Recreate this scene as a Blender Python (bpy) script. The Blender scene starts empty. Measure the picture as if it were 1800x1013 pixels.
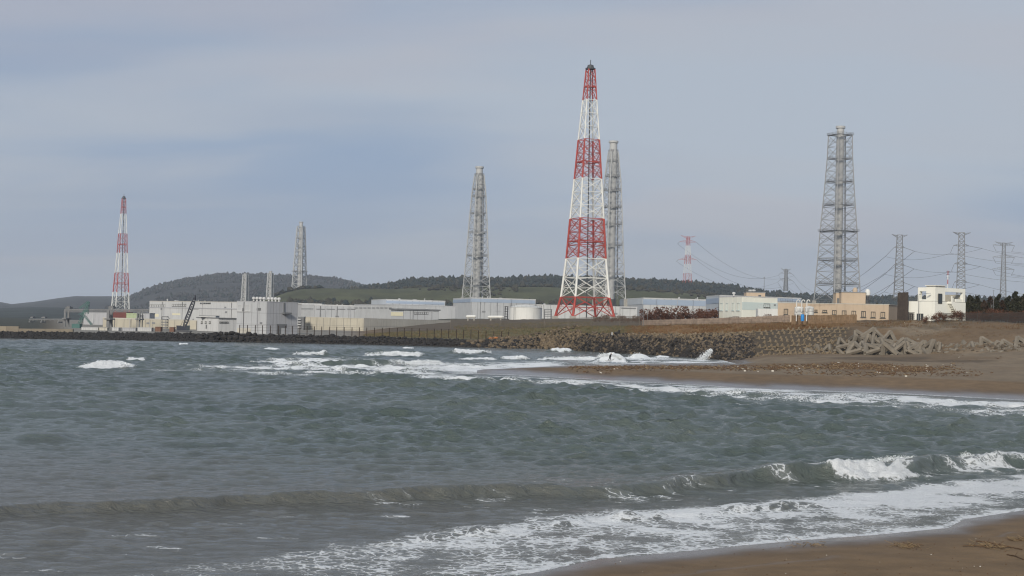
import bpy, math, random
import numpy as np
from mathutils import Vector, Matrix

R = math.radians
random.seed(7)
rng = np.random.default_rng(11)
sc = bpy.context.scene
col = sc.collection

# ---------------------------------------------------------------- camera
CAM_H, FOC, ROLL, PITCH = 7.0, 2500.0, R(1.45), math.atan(61.5 / 2500.0)
cam_data = bpy.data.cameras.new('camera')
cam_data.sensor_width = 36.0
cam_data.lens = 36.0 * FOC / 1800.0
cam_data.clip_start, cam_data.clip_end = 0.5, 40000.0
cam = bpy.data.objects.new('camera', cam_data)
col.objects.link(cam)
CAM_R = Matrix.Rotation(math.pi / 2 + PITCH, 3, 'X') @ Matrix.Rotation(ROLL, 3, 'Z')
cam.matrix_world = Matrix.Translation((0, 0, CAM_H)) @ CAM_R.to_4x4()
sc.camera = cam

# ---------------------------------------------------------------- world, sun, exposure
SUN_EL, SUN_AZ = R(28), R(198)          # azimuth clockwise from +Y: behind the viewer, a little to the west
world = bpy.data.worlds.new('World')
sc.world = world
world.use_nodes = True
nt = world.node_tree
nt.nodes.clear()
N = nt.nodes.new
L = nt.links.new
out = N('ShaderNodeOutputWorld')
sky = N('ShaderNodeTexSky'); sky.sky_type = 'NISHITA'; sky.sun_disc = False
sky.sun_elevation = SUN_EL; sky.sun_rotation = SUN_AZ; sky.air_density = 1.0; sky.dust_density = 2.0
bg_sky = N('ShaderNodeBackground'); bg_sky.inputs['Strength'].default_value = 0.10
L(sky.outputs[0], bg_sky.inputs['Color'])
tc = N('ShaderNodeTexCoord')
sep = N('ShaderNodeSeparateXYZ'); L(tc.outputs['Generated'], sep.inputs[0])
den = N('ShaderNodeMath'); den.operation = 'ADD'; den.inputs[1].default_value = 0.16; 
absz = N('ShaderNodeMath'); absz.operation = 'ABSOLUTE'; L(sep.outputs['Z'], absz.inputs[0]); L(absz.outputs[0], den.inputs[0])
dv = N('ShaderNodeVectorMath'); dv.operation = 'DIVIDE'
cmb = N('ShaderNodeCombineXYZ'); L(den.outputs[0], cmb.inputs[0]); L(den.outputs[0], cmb.inputs[1]); cmb.inputs[2].default_value = 1.0
L(tc.outputs['Generated'], dv.inputs[0]); L(cmb.outputs[0], dv.inputs[1])
def wnoise(scale, detail, off, sx=1.0, sy=1.0, dist=0.0):
    m = N('ShaderNodeMapping'); m.inputs['Location'].default_value = off; m.inputs['Scale'].default_value = (sx, sy, 0.15)
    L(dv.outputs[0], m.inputs[0])
    n = N('ShaderNodeTexNoise'); n.inputs['Scale'].default_value = scale; n.inputs['Detail'].default_value = detail
    n.inputs['Roughness'].default_value = 0.45; n.inputs['Distortion'].default_value = dist
    L(m.outputs[0], n.inputs[0]); return n.outputs[0]
def wramp(src, stops):
    r = N('ShaderNodeValToRGB'); r.color_ramp.interpolation = 'EASE'
    while len(r.color_ramp.elements) < len(stops): r.color_ramp.elements.new(0.5)
    for e, (p, c) in zip(r.color_ramp.elements, stops): e.position = p; e.color = (*c, 1)
    L(src, r.inputs[0]); return r.outputs[0]
def wmix(f, a, b):
    m = N('ShaderNodeMix'); m.data_type = 'RGBA'; 
    if isinstance(f, float): m.inputs[0].default_value = f
    else: L(f, m.inputs[0])
    for s, v in ((m.inputs[6], a), (m.inputs[7], b)):
        if isinstance(v, tuple): s.default_value = (*v, 1)
        else: L(v, s)
    return m.outputs[2]
SKY_A, SKY_B, SKY_C, SKY_D = (14.5, -3.3, 0), (5.7, 4.2, 0), (5.5, 14.1, 0), (15.9, 1.3, 0)
CL_BLUE, CL_PALE, CL_WARM = (0.262, 0.346, 0.490), (0.415, 0.464, 0.538), (0.480, 0.440, 0.462)
big = wramp(wnoise(0.55, 5, SKY_A, 0.75, 1.25, 0.35), [(0.36, CL_BLUE), (0.62, CL_PALE)])
wisp = wramp(wnoise(1.5, 6, SKY_B, 0.7, 1.3, 0.5), [(0.45, (0, 0, 0)), (0.68, (0.62, 0.62, 0.62))])
clouds = wmix(wisp, big, (0.425, 0.455, 0.515))
dark = wramp(wnoise(0.9, 5, SKY_C, 0.6, 1.4, 0.4), [(0.50, (0, 0, 0)), (0.72, (0.55, 0.55, 0.55))])
clouds = wmix(dark, clouds, (0.272, 0.345, 0.470))
warm = wramp(wnoise(1.0, 4, SKY_D, 0.7, 1.2, 0.3), [(0.50, (0, 0, 0)), (0.70, (0.40, 0.40, 0.40))])
clouds = wmix(warm, clouds, CL_WARM)
hz = wramp(absz.outputs[0], [(0.0, (0.80, 0.80, 0.80)), (0.12, (0, 0, 0))])
clouds = wmix(hz, clouds, (0.350, 0.372, 0.432))
bg_cl = N('ShaderNodeBackground'); bg_cl.inputs['Strength'].default_value = 1.06
L(clouds, bg_cl.inputs['Color'])
mixw = N('ShaderNodeMixShader'); mixw.inputs[0].default_value = 0.93
L(bg_sky.outputs[0], mixw.inputs[1]); L(bg_cl.outputs[0], mixw.inputs[2]); L(mixw.outputs[0], out.inputs['Surface'])

sun_data = bpy.data.lights.new('sun', 'SUN')
sun_data.energy = 3.7; sun_data.angle = R(11); sun_data.color = (1.0, 0.93, 0.82)
sun = bpy.data.objects.new('sun', sun_data); col.objects.link(sun)
sdir = Vector((math.sin(SUN_AZ) * math.cos(SUN_EL), math.cos(SUN_AZ) * math.cos(SUN_EL), math.sin(SUN_EL)))
sun.rotation_euler = sdir.to_track_quat('Z', 'Y').to_euler()
sun.location = (-60, -40, 90)

vs = sc.view_settings
vs.view_transform = 'Standard'; vs.look = 'None'; vs.exposure = 0.0; vs.gamma = 1.0; vs.use_curve_mapping = False
sc.cycles.use_denoising = True
sc.cycles.max_bounces = 5; sc.cycles.diffuse_bounces = 2; sc.cycles.glossy_bounces = 2
sc.cycles.transmission_bounces = 2; sc.cycles.volume_bounces = 0; sc.cycles.transparent_max_bounces = 6
sc.cycles.sample_clamp_indirect = 4.0
sc.cycles.filter_width = 1.15

# ---------------------------------------------------------------- measuring: a photo pixel (1800 x 1013) plus a distance or a height -> a point
def ray(x, y):
    return CAM_R @ Vector((x - 900.0, 506.5 - y, -FOC))
def at(x, y, Y):
    d = ray(x, y); t = Y / d.y
    return Vector((d.x * t, Y, CAM_H + d.z * t))
def atz(x, y, z):
    d = ray(x, y); t = (z - CAM_H) / d.z
    return Vector((d.x * t, d.y * t, z))
def zat(x, y, Y): return at(x, y, Y).z
def hline(x): return 568.0 + (x - 900.0) * math.tan(ROLL)

# ---------------------------------------------------------------- numeric noise
_T = np.random.default_rng(2024).random((256, 256)).astype(np.float32)
def vnoise(x, y, s=0):
    xf = np.floor(x); yf = np.floor(y); fx = (x - xf).astype(np.float32); fy = (y - yf).astype(np.float32)
    xi = (xf.astype(np.int32) + s * 37) & 255; yi = (yf.astype(np.int32) + s * 91) & 255; x1 = (xi + 1) & 255; y1 = (yi + 1) & 255
    fx = fx * fx * (3 - 2 * fx); fy = fy * fy * (3 - 2 * fy)
    a = _T[yi, xi]; c = _T[y1, xi]
    a = a + (_T[yi, x1] - a) * fx; c = c + (_T[y1, x1] - c) * fx
    return a + (c - a) * fy
def fbm(x, y, s=0, o=4, g=0.5):
    v = 0.0; a = 1.0; t = 0.0; x = np.asarray(x, float); y = np.asarray(y, float); x, y = x * 0.8 + y * 0.6, y * 0.8 - x * 0.6
    for i in range(o):
        v = v + a * vnoise(x * 2 ** i + 13.7 * i, y * 2 ** i - 7.3 * i, s + i); t += a; a *= g
    return v / t
_tab = np.arange(0, 4000, 0.05)
_tabs = {}
def n1(x, s, o=3):           # one-dimensional noise by table
    if (s, o) not in _tabs: _tabs[(s, o)] = fbm(_tab, _tab * 0 + 5.3, s, o)
    return np.interp(x + 2000.0, _tab, _tabs[(s, o)])
def sstep(a, b, x):
    t = np.clip((x - a) / (b - a), 0, 1); return t * t * (3 - 2 * t)

# ---------------------------------------------------------------- object helpers
def tag(o, label=None, cat=None, group=None, kind=None):
    if label: o['label'] = label
    if cat: o['category'] = cat
    if group: o['group'] = group
    if kind: o['kind'] = kind
    return o
LOCAL = set()       # things whose parts are built in the thing's own coordinates (all others in world coordinates)
def thing(name, label, cat, loc=(0, 0, 0), rz=0.0, group=None, local=False):
    o = bpy.data.objects.new(name, None); col.objects.link(o)
    if local: LOCAL.add(o.name)
    o.location = loc; o.rotation_euler = (0, 0, rz); o.empty_display_size = 0.5
    return tag(o, label, cat, group)
def link(name, me, parent=None):
    o = bpy.data.objects.new(name, me); col.objects.link(o)
    if parent is not None:
        o.parent = parent
        if parent.type == 'EMPTY' and parent.name not in LOCAL: o.location = -Vector(parent.location)
    return o
class MB:
    """collects shapes in world (or local) coordinates; build() makes ONE mesh object"""
    def __init__(s): s.v = []; s.f = []; s.m = []
    def add(s, vs_, fs, mi=0):
        b = len(s.v); s.v.extend([tuple(p) for p in vs_]); s.f.extend([tuple(i + b for i in f) for f in fs]); s.m.extend([mi] * len(fs)); return s
    def prism(s, plan, z0, z1, mi=0):
        n = len(plan); vs_ = [(p[0], p[1], z0) for p in plan] + [(p[0], p[1], z1) for p in plan]
        a = sum(plan[i][0] * plan[(i + 1) % n][1] - plan[(i + 1) % n][0] * plan[i][1] for i in range(n))
        fs = [(i, (i + 1) % n, n + (i + 1) % n, n + i) for i in range(n)] + [tuple(range(n, 2 * n)), tuple(reversed(range(n)))]
        if a < 0: fs = [tuple(reversed(f)) for f in fs]
        return s.add(vs_, fs, mi)
    def box(s, c, d, rz=0.0, mi=0):
        ca, sa = math.cos(rz), math.sin(rz); hx, hy, hz = d[0] / 2, d[1] / 2, d[2] / 2
        pl = [(c[0] + ca * x - sa * y, c[1] + sa * x + ca * y) for x, y in ((-hx, -hy), (hx, -hy), (hx, hy), (-hx, hy))]
        return s.prism(pl, c[2] - hz, c[2] + hz, mi)
    def beam(s, p, q, r, n=4, r2=None, mi=0, caps=True):
        p = Vector(p); q = Vector(q); d = q - p
        if d.length < 1e-6: return s
        d.normalize(); u = d.cross(Vector((0, 0, 1)) if abs(d.z) < 0.95 else Vector((1, 0, 0))).normalized(); w = d.cross(u)
        r2 = r if r2 is None else r2; vs_ = []
        for c, rr in ((p, r), (q, r2)):
            for i in range(n):
                a = 2 * math.pi * (i + 0.5) / n; vs_.append(c + u * (rr * math.cos(a)) + w * (rr * math.sin(a)))
        fs = [(i, n + i, n + (i + 1) % n, (i + 1) % n) for i in range(n)]
        if caps: fs += [tuple(range(n)), tuple(reversed(range(n, 2 * n)))]
        return s.add(vs_, fs, mi)
    def lathe(s, c, prof, n=20, mi=0):
        vs_ = []; fs = []
        for r, z in prof:
            for i in range(n):
                a = 2 * math.pi * i / n; vs_.append((c[0] + r * math.cos(a), c[1] + r * math.sin(a), c[2] + z))
        for k in range(len(prof) - 1):
            for i in range(n):
                j = (i + 1) % n; fs.append((k * n + i, k * n + j, (k + 1) * n + j, (k + 1) * n + i))
        fs.append(tuple(range((len(prof) - 1) * n, len(prof) * n))); fs.append(tuple(reversed(range(n))))
        return s.add(vs_, fs, mi)
    def mesh(s, name, mats, smooth=False):
        me = bpy.data.meshes.new(name); me.from_pydata(s.v, [], s.f)
        for m in (mats if isinstance(mats, (list, tuple)) else [mats]): me.materials.append(m)
        if any(s.m): me.polygons.foreach_set('material_index', s.m)
        if smooth: me.polygons.foreach_set('use_smooth', [True] * len(s.f)); me.update(); me.set_sharp_from_angle(angle=R(38))
        me.update(); return me
    def build(s, name, mats, parent=None, smooth=False):
        return link(name, s.mesh(name, mats, smooth), parent)
def grid_mesh(name, P, mats, attrs=None, keep=None, smooth=True):
    """P: rows x cols x 3 array"""
    nr, nc = P.shape[:2]
    idx = np.arange(nr * nc).reshape(nr, nc)
    q = np.stack([idx[:-1, :-1], idx[:-1, 1:], idx[1:, 1:], idx[1:, :-1]], -1).reshape(-1, 4)
    V = P.reshape(-1, 3)
    if keep is not None:
        k = keep.reshape(-1); q = q[k[q].any(1)]
        used = np.zeros(len(V), bool); used[q.ravel()] = True
        remap = np.cumsum(used) - 1; V = V[used]; q = remap[q]
        attrs = {a: v.reshape(-1, *v.shape[2:])[used] for a, v in (attrs or {}).items()}
    else:
        attrs = {a: v.reshape(-1, *v.shape[2:]) for a, v in (attrs or {}).items()}
    me = bpy.data.meshes.new(name)
    me.vertices.add(len(V)); me.vertices.foreach_set('co', V.astype(np.float32).ravel())
    me.loops.add(q.size); me.loops.foreach_set('vertex_index', q.astype(np.int32).ravel())
    me.polygons.add(len(q)); me.polygons.foreach_set('loop_start', np.arange(0, q.size, 4, dtype=np.int32))
    me.polygons.foreach_set('use_smooth', np.full(len(q), smooth))
    for m in (mats if isinstance(mats, (list, tuple)) else [mats]): me.materials.append(m)
    me.update(calc_edges=True)
    for a, v in attrs.items():
        if v.ndim == 1:
            at_ = me.attributes.new(a, 'FLOAT', 'POINT'); at_.data.foreach_set('value', v.astype(np.float32))
        else:
            at_ = me.attributes.new(a, 'FLOAT_COLOR', 'POINT')
            c4 = np.ones((len(v), 4), np.float32); c4[:, :3] = v; at_.data.foreach_set('color', c4.ravel())
    return link(name, me)

# ---------------------------------------------------------------- materials
class Nodes:
    def __init__(s, name):
        s.m = bpy.data.materials.new(name); s.m.use_nodes = True; s.t = s.m.node_tree
        s.b = s.t.nodes['Principled BSDF']; s.o = s.t.nodes['Material Output']
    def n(s, ty, **kw):
        x = s.t.nodes.new(ty)
        for k, v in kw.items(): setattr(x, k, v)
        return x
    def l(s, a, b): s.t.links.new(a, b)
    def put(s, sock, v):
        if hasattr(v, 'is_linked') or hasattr(v, 'node'): s.l(v, sock)
        elif isinstance(v, tuple): sock.default_value = (*v, 1) if len(v) == 3 and sock.type == 'RGBA' else v
        else: sock.default_value = v
    def coord(s, scale=(1, 1, 1), kind='Object'):
        t = s.n('ShaderNodeTexCoord'); m = s.n('ShaderNodeMapping'); m.inputs['Scale'].default_value = scale
        s.l(t.outputs[kind], m.inputs[0]); return m.outputs[0]
    def geo(s, scale=(1, 1, 1)):
        t = s.n('ShaderNodeNewGeometry'); m = s.n('ShaderNodeMapping'); m.inputs['Scale'].default_value = scale
        s.l(t.outputs['Position'], m.inputs[0]); return m.outputs[0]
    def noise(s, scale, detail=4, rough=0.55, co=None, dist=0.0):
        x = s.n('ShaderNodeTexNoise'); x.inputs['Scale'].default_value = scale; x.inputs['Detail'].default_value = detail
        x.inputs['Roughness'].default_value = rough; x.inputs['Distortion'].default_value = dist
        if co is not None: s.l(co, x.inputs['Vector'])
        return x.outputs[0]
    def rng(s, v, a, b, c=0.0, d=1.0, smooth=False):
        x = s.n('ShaderNodeMapRange'); x.inputs[1].default_value = a; x.inputs[2].default_value = b
        x.inputs[3].default_value = c; x.inputs[4].default_value = d
        if smooth: x.interpolation_type = 'SMOOTHSTEP'
        s.l(v, x.inputs[0]); return x.outputs[0]
    def math(s, op, a, b=0.0):
        x = s.n('ShaderNodeMath', operation=op); s.put(x.inputs[0], a); s.put(x.inputs[1], b); return x.outputs[0]
    def mix(s, f, a, b, mode='MIX'):
        x = s.n('ShaderNodeMix', data_type='RGBA', blend_type=mode)
        s.put(x.inputs[0], f); s.put(x.inputs[6], a); s.put(x.inputs[7], b); return x.outputs[2]
    def attr(s, name, out='Fac'):
        x = s.n('ShaderNodeAttribute'); x.attribute_name = name; return x.outputs[out]
    def bump(s, h, strength, dist=0.1):
        x = s.n('ShaderNodeBump'); x.inputs['Strength'].default_value = strength; x.inputs['Distance'].default_value = dist
        s.l(h, x.inputs['Height']); s.l(x.outputs[0], s.b.inputs['Normal']); return x
def surf(name, c, rough=0.75, vary=0.16, scale=0.5, streak=0.0, metal=0.0, bump=0.0, bscale=3.0, stain=None):
    """painted / concrete / metal surface: blotchy tone, optional rain streaks and a stain colour"""
    k = Nodes(name); g = k.geo()
    n = k.noise(scale, 5, 0.6, g)
    lo = tuple(max(0, v * (1 - vary)) for v in c); hi = tuple(min(0.9, v * (1 + vary * 0.8)) for v in c)
    cc = k.mix(k.rng(n, 0.3, 0.7), lo, hi)
    if streak > 0:
        gs = k.geo((1.3, 1.3, 0.10)); s_ = k.noise(1.0, 4, 0.65, gs)
        cc = k.mix(k.math('MULTIPLY', k.rng(s_, 0.5, 0.75), streak), cc, stain or tuple(v * 0.45 for v in c))
    k.l(cc, k.b.inputs['Base Color']); k.b.inputs['Roughness'].default_value = rough; k.b.inputs['Metallic'].default_value = metal
    k.b.inputs['Specular IOR Level'].default_value = 0.3
    if bump > 0: k.bump(k.noise(bscale, 4, 0.6, g), bump, 0.15)
    return k.m
# ================================================================ THE LAND: shore lofted between surveyed lines
# columns: photo x; key lines across the shore, each (distance, height)
def K(x, y, z): p = atz(x, y, z); return (p.y, z)
def KY(x, y, Y): return (Y, zat(x, y, Y))
COLS = {}
def addcol(x, near, berm_z, far, trough_z, base, top, bank, in1, in2):
    if near is None:
        k = [(120, -1.6), (150, -1.6), (170, -1.6), (190, -1.6), (215, -1.6)]
    else:
        y1 = K(x, near, 0.0)[0]
        k = [(y1 - 14, -0.9), (y1, 0.0), (y1 + 13, berm_z), far, (far[0] + 9, trough_z)]
    COLS[x] = k + [base, top, bank, (560 if bank[0] < 555 else bank[0] + 5, in1), (1000, in2), (3000, 5.0), (14000, 4.0)]
addcol(-1800, None, 0, None, 0, (520, -0.6), (532, 1.6), (600, 1.8), 1.8, 2.0)
addcol(-500, None, 0, None, 0, (380, -0.6), (389, 1.5), (430, 1.7), 1.8, 2.0)
addcol(0, None, 0, None, 0, (352, -0.5), (361, 1.3), (430, 1.6), 1.8, 2.0)
addcol(345, None, 0, None, 0, (372, -0.5), (386, 1.9), (430, 1.8), 1.8, 2.2)
addcol(500, None, 0, None, 0, (386, -0.5), (396, 2.0), (435, 1.8), 1.8, 3.0)
addcol(640, None, 0, None, 0, (392, -0.5), (401, 2.0), (440, 2.2), 2.0, 5.0)
addcol(700, None, 0, None, 0, (391, -0.5), (400, 2.0), (440, 3.4), 3.6, 7.0)
addcol(800, 656, -0.6, (203, -0.9), -1.5, (390, -0.5), (398, 2.0), (440, 4.4), 6.5, 9.0)
addcol(850, 657, 0.15, (210, 0.0), -1.3, (390, -0.4), (398, 2.0), (436, 4.9), 7.6, 9.5)
addcol(900, 659, 0.45, K(900, 648, 0), -1.1, (390, -0.3), (398, 2.0), (432, 5.4), 8.2, 10.0)
addcol(950, 661, 0.65, K(950, 645, 0), -1.0, K(950, 614, -0.2), KY(950, 594, 410), (425, 6.0), 8.6, 10.5)
addcol(1000, 664, 0.8, K(1000, 643, 0), -1.0, K(1000, 618, -0.3), KY(1000, 588, 388), KY(1000, 574, 412), 9.0, 11.0)
addcol(1100, 670, 1.0, K(1100, 640, 0), -0.9, K(1100, 624, -0.3), KY(1100, 588, 368), KY(1100, 573, 390), 10.0, 11.5)
addcol(1200, 675, 1.1, K(1200, 639, 0), -0.7, K(1200, 630, -0.3), KY(1200, 589, 347), KY(1200, 571, 368), 10.0, 12.0)
addcol(1250, 678, 1.15, K(1250, 638, 0), -0.45, K(1250, 633, -0.2), KY(1250, 588, 338), KY(1250, 570, 360), 10.0, 12.0)
addcol(1300, 682, 1.2, (276, 0.22), 0.05, (303, 0.35), KY(1300, 586, 328), KY(1300, 569, 352), 10.0, 12.0)
addcol(1350, 684, 1.25, (270, 0.9), 1.0, (308, 1.5), KY(1350, 583, 330), KY(1350, 568, 348), 10.0, 12.0)
addcol(1450, 687, 1.3, (262, 1.5), 1.65, (312, 2.0), KY(1450, 578, 332), KY(1450, 566, 345), 10.2, 12.0)
addcol(1550, 690, 1.35, (255, 1.7), 1.8, (302, 2.4), KY(1550, 578, 322), KY(1550, 563, 340), 10.6, 12.0)
addcol(1650, 695, 1.4, (245, 1.9), 2.0, (290, 2.9), KY(1650, 582, 312), KY(1650, 562, 328), 11.2, 12.0)
addcol(1800, 703, 1.45, (230, 2.1), 2.3, (270, 4.0), KY(1800, 585, 290), KY(1800, 569, 305), 11.5, 12.5)
addcol(2100, 718, 1.5, (205, 2.2), 2.6, (250, 4.5), (270, 7.3), (290, 10.0), 11.8, 12.5)
addcol(3200, 760, 1.6, (170, 2.4), 2.8, (220, 4.8), (250, 8.0), (275, 10.5), 12.0, 13.0)
CX = np.array(sorted(COLS)); CA = (CX - 900.0 + 2.5) / FOC
CY = np.array([[k[0] for k in COLS[x]] for x in CX]); CZ = np.array([[k[1] for k in COLS[x]] for x in CX])
for r in CY:
    for i in range(1, len(r)):
        if r[i] <= r[i - 1]: r[i] = r[i - 1] + 0.5
NKEY = CY.shape[1]
def shore_keys(a):
    return (np.stack([np.interp(a, CA, CY[:, k]) for k in range(NKEY)]), np.stack([np.interp(a, CA, CZ[:, k]) for k in range(NKEY)]))
def land_z(X, Y):
    X = np.asarray(X, float); Y = np.asarray(Y, float); sh = X.shape; X = X.ravel(); Y = Y.ravel()
    a = X / np.maximum(Y, 1.0); ky, kz = shore_keys(a)
    z = np.where(Y < ky[0], -2.0, kz[-1])
    for k in range(NKEY - 1):
        t = np.clip((Y - ky[k]) / np.maximum(ky[k + 1] - ky[k], 1e-3), 0, 1)
        z = np.where((Y >= ky[k]) & (Y < ky[k + 1]), kz[k] + (kz[k + 1] - kz[k]) * t, z)
    return z.reshape(sh)
import bisect
_ca = CA.tolist(); _cy = CY.tolist(); _cz = CZ.tolist()
def land_at(p):          # the same for one point
    X, Y = p[0], p[1]; a = min(max(X / max(Y, 1.0), _ca[0]), _ca[-1] - 1e-9); i = bisect.bisect_right(_ca, a) - 1; t = (a - _ca[i]) / (_ca[i + 1] - _ca[i])
    k = [_cy[i][j] * (1 - t) + _cy[i + 1][j] * t for j in range(NKEY)]
    if Y < k[0]: return -2.0
    for j in range(NKEY - 1):
        if Y < k[j + 1]:
            f = (Y - k[j]) / (k[j + 1] - k[j]); return (_cz[i][j] * (1 - t) + _cz[i + 1][j] * t) * (1 - f) + (_cz[i][j + 1] * (1 - t) + _cz[i + 1][j + 1] * t) * f
    return _cz[i][-1]

# near beach: shoreline from the photo, sand falls away seaward
_sh = [atz(x, y, 0.0) for x, y in ((900, 1013), (950, 1005), (990, 996), (1053, 983), (1200, 970), (1327, 957), (1407, 950), (1533, 941), (1667, 928), (1695, 913), (1800, 897))]
SHX = np.array([-60, -20] + [p.x for p in _sh] + [30, 60, 120]); _l = _sh[-1]
SHY = np.array([-8, 22.5] + [p.y for p in _sh] + [_l.y + 0.55 * (30 - _l.x), _l.y + 0.55 * (30 - _l.x) + 15, _l.y + 55])
def shore_d(X, Y):      # metres inland of the near waterline (positive = sand)
    return (np.interp(X, SHX, SHY) - Y) * 0.80
def beach_z(X, Y):
    d = shore_d(X, Y)
    und = (fbm(X * 0.35, Y * 0.35, 5, 3) - 0.5) * 0.10 * sstep(0.0, 3.0, d)
    return np.where(d > 0, 0.062 * d - 0.0006 * np.clip(d, 0, 40) ** 2, 0.09 * d) + und

def sand_material():
    k = Nodes('dark_beach_sand'); g = k.geo()
    wet = k.attr('wet'); zone = k.attr('zone', 'Color')
    n1 = k.noise(0.7, 6, 0.6, g); n2 = k.noise(14.0, 4, 0.7, g); n3 = k.noise(60.0, 2, 0.7, g)
    c = k.mix(k.rng(n1, 0.3, 0.7, 0.0, 1.0), (0.80, 0.80, 0.80), (1.18, 1.16, 1.12))
    c = k.mix(1.0, zone, c, 'MULTIPLY')
    c = k.mix(k.rng(n2, 0.35, 0.75, 0.0, 0.35), c, k.mix(1.0, c, (0.55, 0.52, 0.50), 'MULTIPLY'))
    c = k.mix(k.rng(n3, 0.62, 0.72, 0.0, 0.25), c, (0.30, 0.26, 0.20))
    c = k.mix(k.math('MULTIPLY', wet, 0.75), c, k.mix(1.0, c, (0.50, 0.50, 0.52), 'MULTIPLY'))
    k.l(c, k.b.inputs['Base Color']); k.l(k.rng(wet, 0.0, 1.0, 0.92, 0.20), k.b.inputs['Roughness'])
    k.l(k.rng(wet, 0.0, 1.0, 0.2, 0.5), k.b.inputs['Specular IOR Level'])
    h = k.math('ADD', k.math('MULTIPLY', k.noise(1.8, 6, 0.65, g), 1.0), k.math('MULTIPLY', n2, 0.15))
    bp = k.bump(h, 0.5, 0.10); k.l(k.rng(wet, 0, 1, 0.65, 0.08), bp.inputs['Strength'])
    return k.m
M_SAND = sand_material()
SAND = np.array((0.152, 0.106, 0.064))
bx = np.concatenate([np.linspace(-40, -2, 40), np.linspace(-1.8, 30, 260), np.linspace(30.5, 110, 40)])
by = np.concatenate([np.linspace(-12, 36, 70), np.linspace(36.2, 62, 220), np.linspace(62.5, 100, 20)])
BX, BY = np.meshgrid(bx, by); BZ = beach_z(BX, BY)
bd = shore_d(BX, BY) + (fbm(BX * 0.8, BY * 0.8, 3, 3) - 0.5) * 1.0
b_wet = np.clip(1 - sstep(0.3, 2.8, bd) + 0.5 * np.exp(-((bd - 3.9) / 0.22) ** 2) * sstep(0.45, 0.6, fbm(BX * 0.4, BY * 0.4, 71, 3)), 0, 1)
bt = fbm(BX * 0.5, BY * 0.9, 21, 4)[..., None]
bc = SAND * (0.92 + 0.24 * bt) + np.array((0.010, 0.004, -0.002)) * sstep(2.0, 6.0, bd)[..., None]
tag(grid_mesh('beach', np.stack([BX, BY, BZ], -1), M_SAND, {'wet': b_wet, 'zone': bc}, keep=shore_d(BX, BY) > -14), kind='structure')

# the land beyond the water: spit, revetment slope, banks, plant grounds to the horizon
ax = np.concatenate([np.linspace(-1.08, -0.46, 40)[:-1], np.linspace(-0.46, 0.46, 520), np.linspace(0.46, 0.92, 40)[1:]])
ky, kz = shore_keys(ax)
SUB = [6, 12, 16, 8, 14, 14, 22, 20, 14, 14, 10]
rows = []
for k_, n_ in enumerate(SUB):
    for t in np.linspace(0, 1, n_ + 1)[:-1]: rows.append(ky[k_] + (ky[k_ + 1] - ky[k_]) * t)
rows.append(ky[-1])
LY = np.stack(rows); LX = LY * ax[None, :]
LZ = land_z(LX, LY)
kt = np.stack([np.interp(ax, CA, CY[:, i]) for i in range(NKEY)])
def between(i, j, soft=1.0): return sstep(0, soft, LY - kt[i]) * (1 - sstep(0, soft, LY - kt[j]))
px = ax * FOC + 900 + np.zeros_like(LY)
rough_amt = 0.14 * between(2, 5, 6) + 0.55 * between(5, 7, 4) * sstep(930, 1000, px) + 0.5 * (LY > kt[7]) * sstep(650, 900, px)
LZ = LZ + (fbm(LX * 0.16, LY * 0.11, 9, 5) - 0.5) * rough_amt * 1.8 * (LZ > 0.15)
LZ = LZ + (fbm(LX * 0.5, LY * 0.35, 19, 4) - 0.5) * 0.5 * rough_amt * (LZ > 0.3)
tone = fbm(LX * 0.11, LY * 0.06, 31, 5)[..., None]; tone2 = fbm(LX * 0.4, LY * 0.2, 41, 4)[..., None]
C = np.broadcast_to(SAND, LX.shape + (3,)) * (0.85 + 0.35 * tone)
def paint(c, m, var=0.4):
    global C
    cc = np.array(c) * (1 - var / 2 + var * tone2); m = np.clip(m, 0, 1)[..., None]; C = C * (1 - m) + cc * m
jit = (tone[..., 0] - 0.5) * 120
paint((0.190, 0.148, 0.102), between(2, 5, 5) * (0.25 + 0.95 * sstep(0.35, 0.62, tone[..., 0])))
paint((0.105, 0.078, 0.052), between(3, 7, 5) * sstep(0.56, 0.68, fbm(LX * 0.05, LY * 0.05, 57, 4)) * sstep(1330, 1380, px))
paint((0.195, 0.155, 0.110), between(5, 7, 3) * sstep(0.50, 0.62, fbm(LX * 0.07, LY * 0.05, 58, 4)) * sstep(1490, 1560, px))
paint((0.185, 0.108, 0.050), between(6, 7, 2) * sstep(1090, 1130, px + jit) * (1 - sstep(1400, 1500, px + jit)))          # rusty dry grass bank
paint((0.130, 0.114, 0.062), between(6, 7, 2) * (1 - sstep(1080, 1120, px + jit)) * sstep(640, 700, px))                  # dull green bank
paint((0.120, 0.095, 0.066), between(6, 7, 2) * sstep(1420, 1520, px + jit) * (1 - sstep(1700, 1780, px)) * sstep(0.4, 0.55, tone[..., 0]))
paint((0.100, 0.080, 0.057), (LY > kt[7] - 2) * sstep(640, 700, px) * (LY < 900), 0.3)                                    # soil inland
paint((0.215, 0.205, 0.185), (LY > kt[6] - 1) * (1 - sstep(600, 660, px)) * sstep(60, 130, px) * (LY < 900), 0.3)                                           # plant yard, pale grey
paint((0.050, 0.055, 0.036), (LY > 900 + 0 * px))
paint((0.052, 0.056, 0.046), (LY > kt[6] + 14) * (1 - sstep(60, 130, px)))
paint((0.075, 0.060, 0.043), between(5, 6, 2) * sstep(1290, 1340, px) * (1 - sstep(1480, 1520, px)))
paint((0.045, 0.038, 0.030), (1 - sstep(1290, 1340, px)) * between(5, 6, 2) * sstep(940, 960, px) * (1 - sstep(1480, 1520, px)))                                # ground under the armour blocks
paint((0.050, 0.045, 0.040), between(5, 6, 2) * (1 - sstep(930, 960, px)))
wet = (1 - sstep(0.12, 0.75, LZ + (tone2[..., 0] - 0.5) * 0.3)) * (LY < kt[5])
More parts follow.
